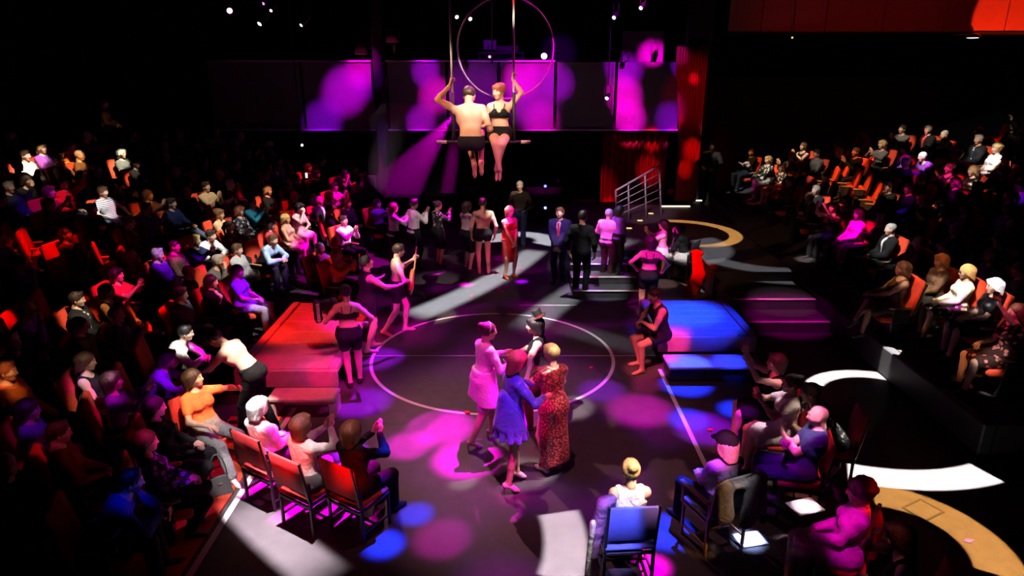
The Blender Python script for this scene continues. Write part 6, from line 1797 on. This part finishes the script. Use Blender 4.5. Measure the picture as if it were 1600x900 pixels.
# ---------------- performers around the red platform
g = fl(624, 520)
J = pose('m', pelvis=(0, 0, .92), lean=3, head=(8, 6, 0), hands=[V3(-.27, .36, 1.32), V3(.12, .27, 1.02)], hdir=[V3(0, .5, .8), V3(-.8, .3, -.2)], palm=[V3(.6, .2, -.4), V3(0, -1, 0)], elbows=[V3(-.8, .1, -1), V3(1, -.4, -.4)], curl=(.8, .5),
         feet=[V3(-.06, .12, .085), V3(.1, -.28, .12)], fdir=[V3(0, 1, 0), V3(.1, 1, -.45)], knees=[V3(-.1, 1, .2), V3(.1, 1, 0)])
p = hero('bare-backed guitarist in black shorts stepping to the right', g, -74, J, 'pale', 'short', 'dark', None, ('shorts', 'cloth', BLK))
GT = thing('guitar', 'brown acoustic guitar held by the bare-backed player, neck pointing up', 'guitar')
def guitar_parts(t, body_col):
    S = Soft(); S.cap((-.0, 0, -.13), (0, 0, -.1), .16, .15, .02, (0, 1, 0), 3.4); S.cap((0, 0, .08), (0, 0, .1), .115, .11, .06, (0, 1, 0), 2.6)
    V, F = S.mesh(.014)
    obj('soundbox', Geo().add(V, F).mesh('soundbox', mat_plain('guitar_wood', body_col, .3, noise=.3, scale=8)), t)
    obj('neck', Geo().bbox((0, .03, .42), (.05, .025, .5), .006).mesh('neck', M_WOOD), t)
    obj('headstock', Geo().bbox((0, .02, .74), (.075, .02, .15), .006).mesh('headstock', M_BLACK), t)
    obj('sound_hole', Geo().lathe([(0, .05), (.045, .05), (.047, .046)], 18, R=rotx(-PI / 2)).mesh('sound_hole', M_BLACK), t)
    obj('bridge', Geo().bbox((0, .05, -.14), (.11, .015, .025), .004).mesh('bridge', M_BLACK), t)
    for k in range(4):
        obj('string', Geo().tube([(-.015 + k * .01, .06, -.14), (-.015 + k * .01, .048, .7)], .0012, 4).mesh('string', M_CHROME), t)
guitar_parts(GT, (.4, .12, .03))
GT.matrix_basis = Matrix.Translation(Vector(g)) @ Matrix.Rotation(math.radians(-74), 4, 'Z') @ Matrix.Translation((.03, .27, 1.02)) @ Matrix.Rotation(math.radians(-38), 4, 'Y') @ Matrix.Rotation(math.radians(-12), 4, 'X')

g = fl(552, 606)
J = pose('f', pelvis=(0, 0, .91), lean=2, head=(22, 0, 0), hands=[V3(-.36, .22, 1.08), V3(.3, .12, 1.0)], hdir=[V3(-.2, .8, .4), V3(-.5, .6, -.2)], palm=[V3(.3, 0, 1), V3(-1, 0, 0)], elbows=[V3(-.5, -1, -.6), V3(1, -.8, -.2)], feet=[V3(-.04, .02, .085), V3(.1, .16, .085)])
p = hero('dancer in a strappy bra and black shorts seen from behind, by the red platform', g, 8, J, 'fair', 'bun', 'dark', ('bra', 'cloth', (.03, .02, .03)), ('shorts', 'cloth', BLK), (.02, .02, .02))
obj('strap', strap_mesh(J, CLOTH), p, (.03, .02, .03))
q = np.asarray(g) + rotz(math.radians(8)) @ (J['wr'][0] + V3(-.0, .16, .08))
t = thing('accordion', 'black box-like accordion held by the dancer in the strappy bra', 'instrument', tuple(q), math.radians(25))
obj('treble_box', Geo().bbox((-.13, 0, 0), (.09, .18, .34), .02).mesh('treble_box', M_BLACK), t)
obj('bass_box', Geo().bbox((.13, 0, 0), (.09, .18, .34), .02).mesh('bass_box', M_BLACK), t)
fold = Geo().bbox((0, 0, 0), (.014, .165, .315), .005).mesh('bellows_fold', M_STEEL, False)
for k in range(7):
    b = obj('bellows_fold', fold, t); b.location = (-.072 + k * .024, 0, 0)
key = Geo().bbox((0, 0, 0), (.05, .012, .016), .002).mesh('key', M_TAPE, False)
for k in range(12):
    b = obj('key', key, t); b.location = (-.13, -.095, -.14 + k * .0255)

g = fl(578, 548)
J = pose('m', pelvis=(0, 0, .93), lean=5, head=(-14, -14, 0), hands=[V3(-.25, .3, 1.2), V3(.2, .5, 1.16)], hdir=[V3(.2, 1, .2), V3(0, 1, .25)], palm=[V3(0, 0, 1), V3(-.3, 0, 1)], elbows=[V3(-1, 0, -.6), V3(1, 0, -.8)], curl=(.25, .2), feet=[V3(-.1, .1, .085), V3(.1, -.08, .085)])
p = hero('dark-haired performer in a black top with a lit face, stretching an arm rightwards', g, -58, J, 'pale', 'short', 'black', ('tank', 'cloth', BLK), ('shorts', 'cloth', BLK))

g = (-3.38, 8.12, 0)
J = pose('m', pelvis=(0, 0, .93), lean=34, slouch=10, head=(6, 42, 0), hands=[V3(-.02, .66, .93), V3(.2, .62, .96)], hdir=[V3(.2, 1, -.3), V3(0, 1, -.3)], palm=[V3(0, 0, -1), V3(0, 0, -1)], elbows=[V3(-1, -.2, -.3), V3(1, -.2, -.3)], feet=[V3(-.12, .2, .085), V3(.12, -.15, .085)])
p = hero('bare-backed man with dark hair bending over the orange-clad woman', g, 84, J, 'pale', 'short', 'black', None, ('trousers', 'cloth', BLK), (.02, .02, .02))

g = (-3.76, 7.4, 0)
J = pose('f', pelvis=(0, 0, .545), lean=-10, head=(34, -8, 0), hands=[V3(-.3, .3, 1.0), V3(.17, .3, .72)], hdir=[V3(.1, .8, .5), V3(-.4, .9, -.2)], palm=[V3(.8, .2, 0), V3(0, 0, -1)], feet=[V3(-.14, .52, .085), V3(.14, .56, .085)])
p = hero('woman in an orange top and grey trousers sitting with white shoes at the tape line', g, -118, J, 'fair', 'long', 'dark', ('tee', 'cloth', (.85, .17, .06)), ('trousers', 'cloth', (.22, .22, .23)), (.75, .74, .72))
chair((g[0], g[1]), math.radians(-118), 'red-backed chair under the orange-clad woman at the left tape line', M_CHAIRFAB)
t = thing('handbag', 'dark grey leather handbag standing at the white shoes by the tape line', 'bag', fl(346, 770, .026), math.radians(30))
M_BAG = mat_plain('bag_leather', (.06, .06, .065), .35, noise=.2, scale=30)
obj('body', Geo().add([(-.13, -.06, 0), (.13, -.06, 0), (.13, .06, 0), (-.13, .06, 0), (-.09, -.02, .22), (.09, -.02, .22), (.09, .02, .22), (-.09, .02, .22)], [[3, 2, 1, 0], [4, 5, 6, 7], [0, 1, 5, 4], [1, 2, 6, 5], [2, 3, 7, 6], [3, 0, 4, 7]]).mesh('body', M_BAG, False), t)
obj('strap', Geo().tube([V3(-.09 + .09 * (1 - math.cos(a)), 0, .21 + .3 * math.sin(a)) for a in np.linspace(0, PI, 14)], .009, 6).mesh('strap', M_BAG), t)
obj('clasp', Geo().bbox((0, -.045, .15), (.05, .01, .03), .003).mesh('clasp', M_CHROME), t)

# ---------------- by the blue platform
g = (2.42, 10.28, .0)
J = pose('m', pelvis=(0, 0, .62), lean=8, slouch=6, head=(0, 10, 0), hands=[V3(-.02, .34, .84), V3(.12, .32, .8)], hdir=[V3(.7, .5, -.2), V3(-.7, .5, -.2)], palm=[V3(0, 0, -1), V3(0, 0, -1)], elbows=[V3(-1, -.2, -.4), V3(1, -.3, -.4)],
         feet=[V3(-.16, .36, .085), V3(.14, .28, .085)], knees=[V3(-.2, 1, .4), V3(.2, 1, .3)])
hero('bare-armed man in a black vest perched on the corner of the blue platform', g, 102, J, 'tan', 'crop', 'dark', ('tank', 'cloth', BLK), ('shorts', 'cloth', BLK))
g = (2.62, 12.5, 0)
J = pose('f', pelvis=(0, 0, .91), head=(30, 0, 0), hands=[V3(-.26, .12, 1.0), V3(.3, .1, 1.0)], elbows=[V3(-1, -.6, -.2), V3(1, -.6, -.2)])
p = hero('performer in a pink-lit bra and black shorts standing behind the blue platform', g, -10, J, 'fair', 'bob', 'dark', ('bra', 'cloth', (.05, .02, .03)), ('shorts', 'cloth', BLK), h=.016)
obj('strap', strap_mesh(J, CLOTH), p, (.05, .02, .03))

def sitter(*a, **k):
    return aud(*a, **k)
sitter(1036, 351, 'clap', 'f', 'bob', 'dark', 'fair', T('tee', PNK), sk_(WHT), 'pink-lit woman clapping on a chair behind the blue platform', 'F', turn=75, chairlabel='dark chair under the pink-lit clapping woman', chairfab=M_BLACK, ztarget=.0)
sitter(1062, 358, 'chin', 'f', 'long', 'black', 'pale', T('long', BLK), sk_(WHT), 'woman in black leaning back beside the pink-lit clapping woman', 'F', turn=55, chairlabel='dark chair under the woman in black near the aisle steps', chairfab=M_BLACK, ztarget=.0)
t = thing('shawl', 'bright red shawl hanging over the chair near the aisle steps', 'shawl', (3.98, 14.05, .0))
S = Soft(); S.cap((-.05, 0, .9), (.03, -.04, .45), .1, .14, .03, (0, 1, 0), 2.2); S.cap((.03, -.04, .45), (-.08, -.05, .05), .13, .17, .04, (0, 1, 0), 2.2)
soft_part('drape', S, t, (.7, .04, .03), CLOTH, .02)
S = Soft(); S.cap((-.12, .02, .93), (.05, .02, .9), .05, .06, .02); soft_part('fold', S, t, (.7, .04, .03), CLOTH, .02)

# ---------------- people standing at the back of the ring
stander('woman in a long off-shoulder red dress standing on the light band', 796, 434, -145, 'clasp', 'f', 'fair', 'long', 'blonde', T('off', (.6, .05, .05)), None, (.5, .05, .05), scale=1.02)
t = bpy.data.objects[[o.name for o in COL.objects if o.get('label', '').startswith('woman in a long off')][0]]
J = cached(('SJ', 'clasp', 'f'), None); S = Soft(); P = J['P']
S.cap(P + V3(-.06, 0, .16), P + V3(-.07, 0, -.5), .125, .1, .1); S.cap(P + V3(.06, 0, .16), P + V3(.07, 0, -.5), .12, .1, .1)
S.plane(P + V3(0, 0, .2), V3(0, 0, 1)); S.plane(P - V3(0, 0, .52), V3(0, 0, -1))
soft_part('long_skirt', S, t, (.6, .05, .05), CLOTH, .016)
stander('tall bare-backed man in black briefs beside the woman in the red dress', 756, 428, 10, 'side', 'm', 'tan', 'short', 'dark', None, ('briefs', 'cloth', BLK), None, scale=1.06)
stander('woman in a greyish pink blouse clapping, left of the tall bare-backed man', 731, 424, -50, 'clap', 'f', 'fair', 'long', 'dark', T('long', (.5, .36, .38)), sk_(BLK), scale=1.02)
stander('woman in a pale patterned blouse clapping behind the guitarist', 686, 416, -55, 'clap', 'f', 'tan', 'bun', 'dark', T('long', (.55, .5, .5), 'print'), sk_(BLK), scale=.98)
stander('man in a white shirt with dark trousers standing behind the guitarist', 650, 420, -55, 'clap', 'm', 'brown', 'short', 'black', T('long', (.6, .55, .55)), tr(), scale=1.0)
stander('dim woman half hidden behind the guitarist at the left end of the standing group', 619, 424, -60, 'clap', 'f', 'fair', 'long', 'brown', T('long', (.5, .45, .45)), tr(), scale=1.0)
stander('grey-haired man in a dark sweater standing alone at the back', 812, 386, 170, 'bent', 'm', 'fair', 'crop', 'grey', T('long', (.07, .05, .04)), tr(JEA), scale=1.05)
t, J = stander('bearded man in a navy suit and red tie with clasped hands', 873, 442, 160, 'clasp', 'm', 'fair', 'short', 'brown', [('shirt', 'cloth', WHT), ('jacket', 'cloth', (.03, .025, .09))], tr(NAVY), scale=1.02)
obj('tie', Geo().bbox(J['chest'] + V3(0, .118, -.03), (.05, .012, .3), .004).mesh('tie', mat_plain('red_tie', (.55, .02, .06), .6)), t)
stander('figure all in black with his back turned, right of the suited man', 906, 462, -20, 'side', 'm', 'fair', 'short', 'black', T('long', (.004, .004, .005)), tr((.004, .004, .005)), scale=1.08)
stander('man in black standing in the dark by the red curtain on the back deck', 1105, 318, 150, 'bent', 'm', 'fair', 'short', 'brown', T('long', BLK), tr(), z=.6, scale=1.1)
stander('grey-haired person in a pink shirt standing on the back steps', 946, 436, -35, 'bent', 'm', 'fair', 'crop', 'grey', T('long', (.7, .3, .45)), tr((.06, .03, .03)), z=.15, scale=.93)
stander('dark-haired person close behind the pink shirt on the back steps', 962, 428, -60, 'clasp', 'f', 'fair', 'bob', 'dark', T('long', PUR), tr(), z=.3, scale=.92)

# ---------------- loose chairs near the camera
for u, v, pz, hair, hc, top, bot, lab, cl in (
    (405, 636, 'lap', 'bob', 'white', T('long', (.8, .76, .76)), tr(), 'white-haired person in white seen from behind, left of the three red chairs', 'left of the three red chairs near the camera'),
    (472, 664, 'clap', 'bob', 'brown', T('long', (.75, .66, .66)), tr((.2, .2, .2)), 'brown-haired person in a pale blouse clapping, middle of the three red chairs', 'middle of the three red chairs near the camera'),
    (551, 672, 'clap', 'long', 'brown', T('long', BLK), tr(), 'long-haired woman in black clapping, right of the three red chairs', 'right of the three red chairs near the camera')):
    aud(u, v, pz, 'f', hair, hc, 'fair', top, bot, lab, 'F', turn=-32, chairlabel=cl, h=.013)
aud(985, 735, 'lap', 'f', 'bun', 'blonde', 'fair', T('tank', (.8, .78, .74)), tr(), 'blonde woman in a white top seen from behind on the blue chair', 'F', turn=4, chairlabel='blue fabric-backed chair at the bottom centre', chairfab=M_BLUEFAB, h=.013)
ob = [o for o in COL.objects if o.get('label', '').startswith('blonde woman in a white top seen')][0]
t = thing('cardigan', 'mauve cardigan slung over the left side of the blue chair', 'cardigan', ob.location, ob.rotation_euler.z)
S = Soft(); S.cap((-.27, -.2, .93), (-.3, -.12, .6), .06, .075, .04); S.cap((-.3, -.12, .6), (-.33, -.1, .28), .07, .05, .04); S.cap((-.2, -.2, .97), (-.27, -.2, .93), .05, .06, .04)
soft_part('body', S, t, (.3, .16, .3), CLOTH, .014)
S = Soft(); S.cap((-.36, -.2, .72), (-.4, -.18, .1), .032, .02, .02); soft_part('sleeve', S, t, (.62, .6, .6), CLOTH, .012, 'pale sleeve lining')
aud(1134, 694, 'lap', 'f', 'long', 'pink', 'fair', T('long', (.35, .25, .45)), tr(), 'woman with long pink hair under a black cap, on the wooden chair', 'F', turn=22, chairlabel='wooden armchair with a grey jacket over its back, right of centre', chairfab=M_GREYFAB, wood=True, h=.013)
ob = [o for o in COL.objects if o.get('label', '').startswith('woman with long pink hair')][0]
J = seat_pose('lap', 'f')
cap_ = thing('cap', 'black peaked cap on the long pink hair', 'cap')
cap_.matrix_basis = Matrix.Translation(ob.location) @ Matrix.Rotation(ob.rotation_euler.z, 4, 'Z') @ head_matrix(J)
S = Soft(); S.ell((0, -.014, .04), (.108, .128, .112), None, .01); S.plane((0, 0, .035), (0, 0, -1)); soft_part('crown', S, cap_, BLK, CLOTH, .012)
S = Soft(); S.cap((-.04, .1, .045), (.04, .1, .045), .06, .06, .01, (0, 0, 1), 6); soft_part('peak', S, cap_, BLK, CLOTH, .01)
t = thing('jacket', 'grey jacket slung over the back of the wooden armchair', 'jacket', ob.location, ob.rotation_euler.z)
S = Soft(); S.cap((-.24, -.31, .88), (.26, -.31, .84), .045, .045, .02); S.cap((-.2, -.34, .88), (-.14, -.34, .55), .09, .1, .05, (0, 1, 0), 3); S.cap((.16, -.34, .86), (.14, -.34, .45), .11, .12, .05, (0, 1, 0), 3)
soft_part('body', S, t, (.16, .16, .19), CLOTH, .016)
S = Soft(); S.cap((.27, -.32, .9), (.33, -.34, .38), .05, .04, .03); soft_part('sleeve', S, t, (.16, .16, .19), CLOTH, .016)

RC_ = [
 (1212, 566, 'handsup', 'f', 'bob', 'dark', 'fair', T('tank', BLK), sk_(BLK), 'woman in black clapping at the far end of the right chair row', 'farthest red chair of the right row', 80),
 (1236, 588, 'clap', 'f', 'bun', 'dark', 'fair', T('tee', (.75, .62, .66)), sk_((.7, .6, .66)), 'bare-legged woman in a white lace top, right chair row', 'red chair under the woman in the lace top', 84),
 (1258, 614, 'lean', 'm', 'short', 'dark', 'fair', T('tee', (.5, .5, .48), 'print'), tr(BLK), 'dark-haired man in a black and white patterned shirt leaning forward, right chair row', 'red chair under the man in the patterned shirt', 78),
 (1278, 650, 'crossed', 'm', None, 'grey', 'fair', T('tee', (.03, .06, .12)), tr((.05, .04, .1)), 'bald man in a navy tee with crossed arms, right chair row', 'red chair with its back catching light behind the bald man', 74),
 (1343, 768, 'lap', 'f', 'curly', 'dark', 'fair', T('long', (.7, .3, .55), 'satin'), sk_((.6, .25, .5)), 'curly-haired person in a pink blouse, near end of the right chair row', 'red chair behind the curly-haired person in pink', 70),
 (1402, 838, 'chin', 'f', 'bob', 'brown', 'fair', T('tank', BLK), sk_(BLK), 'dim bare-armed woman at the bottom right', 'dark red chair under the dim woman at the bottom right', 66),
]
for u, v, pz, sx, hs, hc, sk, tp, bt, lab, cl, yw in RC_:
    aud(u, v, pz, sx, hs, hc, sk, tp, bt, lab, 'F', turn=yw, chairlabel=cl, h=.013)

# ---------------- small things
M_PAPER = mat_plain('programme_paper', (.8, .76, .74), .7, noise=.04)
def booklet(u, v, z, label, rz):
    t = thing('programme', label, 'booklet', tuple(at_z(u, v, z)), rz)
    obj('cover', Geo().bbox((0, 0, .004), (.3, .22, .008), .002).mesh('cover', M_PAPER, False), t)
    obj('page', Geo().bbox((.004, 0, .0105), (.285, .21, .005), .001).mesh('page', M_PAPER, False), t)
booklet(1258, 792, .62, 'white programme booklet lying on the lap of the curly-haired person', .3)
booklet(1290, 735, .02, 'white programme on the floor under the bald man', .8)
booklet(1172, 843, .005, 'pale sheet standing in for the bluish light pool beside the wooden armchair', .2)  # flat sheet added in place of a bluish pool of light on the floor
petal = Geo().add([(-.06, 0, .004), (0, -.035, .012), (.06, 0, .022), (0, .04, .012), (-.06, 0, .0), (0, -.035, .006), (.06, 0, .016), (0, .04, .006)], [[0, 1, 2, 3], [7, 6, 5, 4], [0, 4, 5, 1], [1, 5, 6, 2], [2, 6, 7, 3], [3, 7, 4, 0]]).mesh('petal', mat_plain('petal_red', (.75, .02, .02), .6), True)
WH = ['in front of the red-dressed woman', 'near the tall bare-backed man', 'by the guitarist\'s foot', 'on the painted ring line near the pink dress', 'inside the ring at the right', 'left of the light band', 'right of the light band', 'behind the guitarist', 'at the back edge of the ring', 'between the ring and the suited man', 'near the bare feet of the tall man', 'on the right half of the floor']
for (u, v), w in zip(((812, 420), (777, 428), (618, 478), (730, 645), (924, 575), (738, 463), (830, 461), (664, 465), (785, 455), (779, 452), (705, 440), (1110, 672)), WH):
    o = obj('petal', petal); o.location = at_z(u, v, 0); o.rotation_euler = (0, 0, random.uniform(0, 6))
    o.scale = (random.uniform(.8, 1.2),) * 3
    tag(o, 'red petal on the floor ' + w, 'petal', 'red petals on the stage floor')
lab = 'woman in a red and black print dress'
ob = [o for o in COL.objects if o.get('label', '').startswith(lab)][0]
J = seat_pose('raise', 'f')
t = thing('drinking_glass', 'clear drinking glass held up by the woman in the print dress', 'glass')
t.matrix_basis = Matrix.Translation(ob.location) @ Matrix.Rotation(ob.rotation_euler.z, 4, 'Z') @ Matrix.Translation(Vector(J['wr'][0] + J['hd'][0] * .09 + J['pn'][0] * .045))
mg, nt, N, L, b = new_mat('clear_glass')
b.inputs['Base Color'].default_value = (.9, .95, .95, 1); b.inputs['Transmission Weight'].default_value = 1; b.inputs['Roughness'].default_value = .03
obj('bowl', Geo().lathe([(.0, 0), (.03, .002), (.036, .1), (.034, .1), (.028, .008), (0, .006)], 16).mesh('bowl', mg), t)
obj('drink', Geo().lathe([(0, .007), (.028, .009), (.032, .06), (0, .06)], 16).mesh('drink', mat_plain('amber_drink', (.5, .25, .06), .1)), t)
lab = 'blonde woman with dark glasses'
ob = [o for o in COL.objects if o.get('label', '').startswith(lab)][0]
Jl = seat_pose('lap', 'f')
G = Geo()
for s in (-1, 1):
    G.bbox((s * .032, .1, .006), (.048, .006, .03), .002)
    G.tube([(s * .056, .098, .01), (s * .078, .0, .01)], .003, 5)
G.tube([(-.01, .102, .01), (.01, .102, .01)], .003, 5)
o = obj('sunglasses', G.mesh('sunglasses', M_BLACK), ob, M=head_matrix(Jl), label='dark sunglasses')

q = at_ramp(172, 226, 'L', .55)
t = thing('person', 'dim figure standing at the very top of the left rows', 'person', (q[0], q[1], ramp_left(q[0], q[1])), -1.2)
dress_person(t, ('S', 'bent', 'm'), cached(('SJ', 'bent', 'm'), lambda: stand_pose('bent', 'm')), 'fair', 'short', 'dark', T('long', BRN), tr(), (.03, .03, .03), .016, .009)
q = at_ramp(479, 274, 'L', .95)
t = thing('phone', 'glowing phone held up in the dark upper left rows', 'phone', tuple(q), -.4)
obj('case', Geo().bbox((0, 0, 0), (.075, .01, .15), .004).mesh('case', M_BLACK, False), t)
obj('screen', Geo().bbox((0, -.006, 0), (.066, .003, .135), .001).mesh('screen', mat_emit('phone_screen', (1, 1, 1), 3), False), t)
o = obj('petal', petal); o.location = at_z(1513, 846, 0); o.data = o.data.copy(); o.data.materials[0] = mat_plain('petal_violet', (.2, .05, .5), .5)
tag(o, 'violet petal lying on the gold light band at the lower right', 'petal')
# theatre haze hanging behind the trapeze, where the magenta beam shows
mh = bpy.data.materials.new('theatre_haze'); mh.use_nodes = True
N = mh.node_tree.nodes; L = mh.node_tree.links
N.remove(N['Principled BSDF'])
vs = N.new('ShaderNodeVolumeScatter'); vs.inputs['Density'].default_value = .05; vs.inputs['Anisotropy'].default_value = .2
L.new(vs.outputs[0], N['Material Output'].inputs['Volume'])
a0 = at_y(655, 235, 16)
o = obj('haze', Geo().bbox(a0 + V3(0, 0, 0), (2.3, 1.4, 2.1), .35).mesh('haze', mh, False))
o['kind'] = 'stuff'; tag(o, 'patch of haze in the magenta beam behind the trapeze', 'haze')
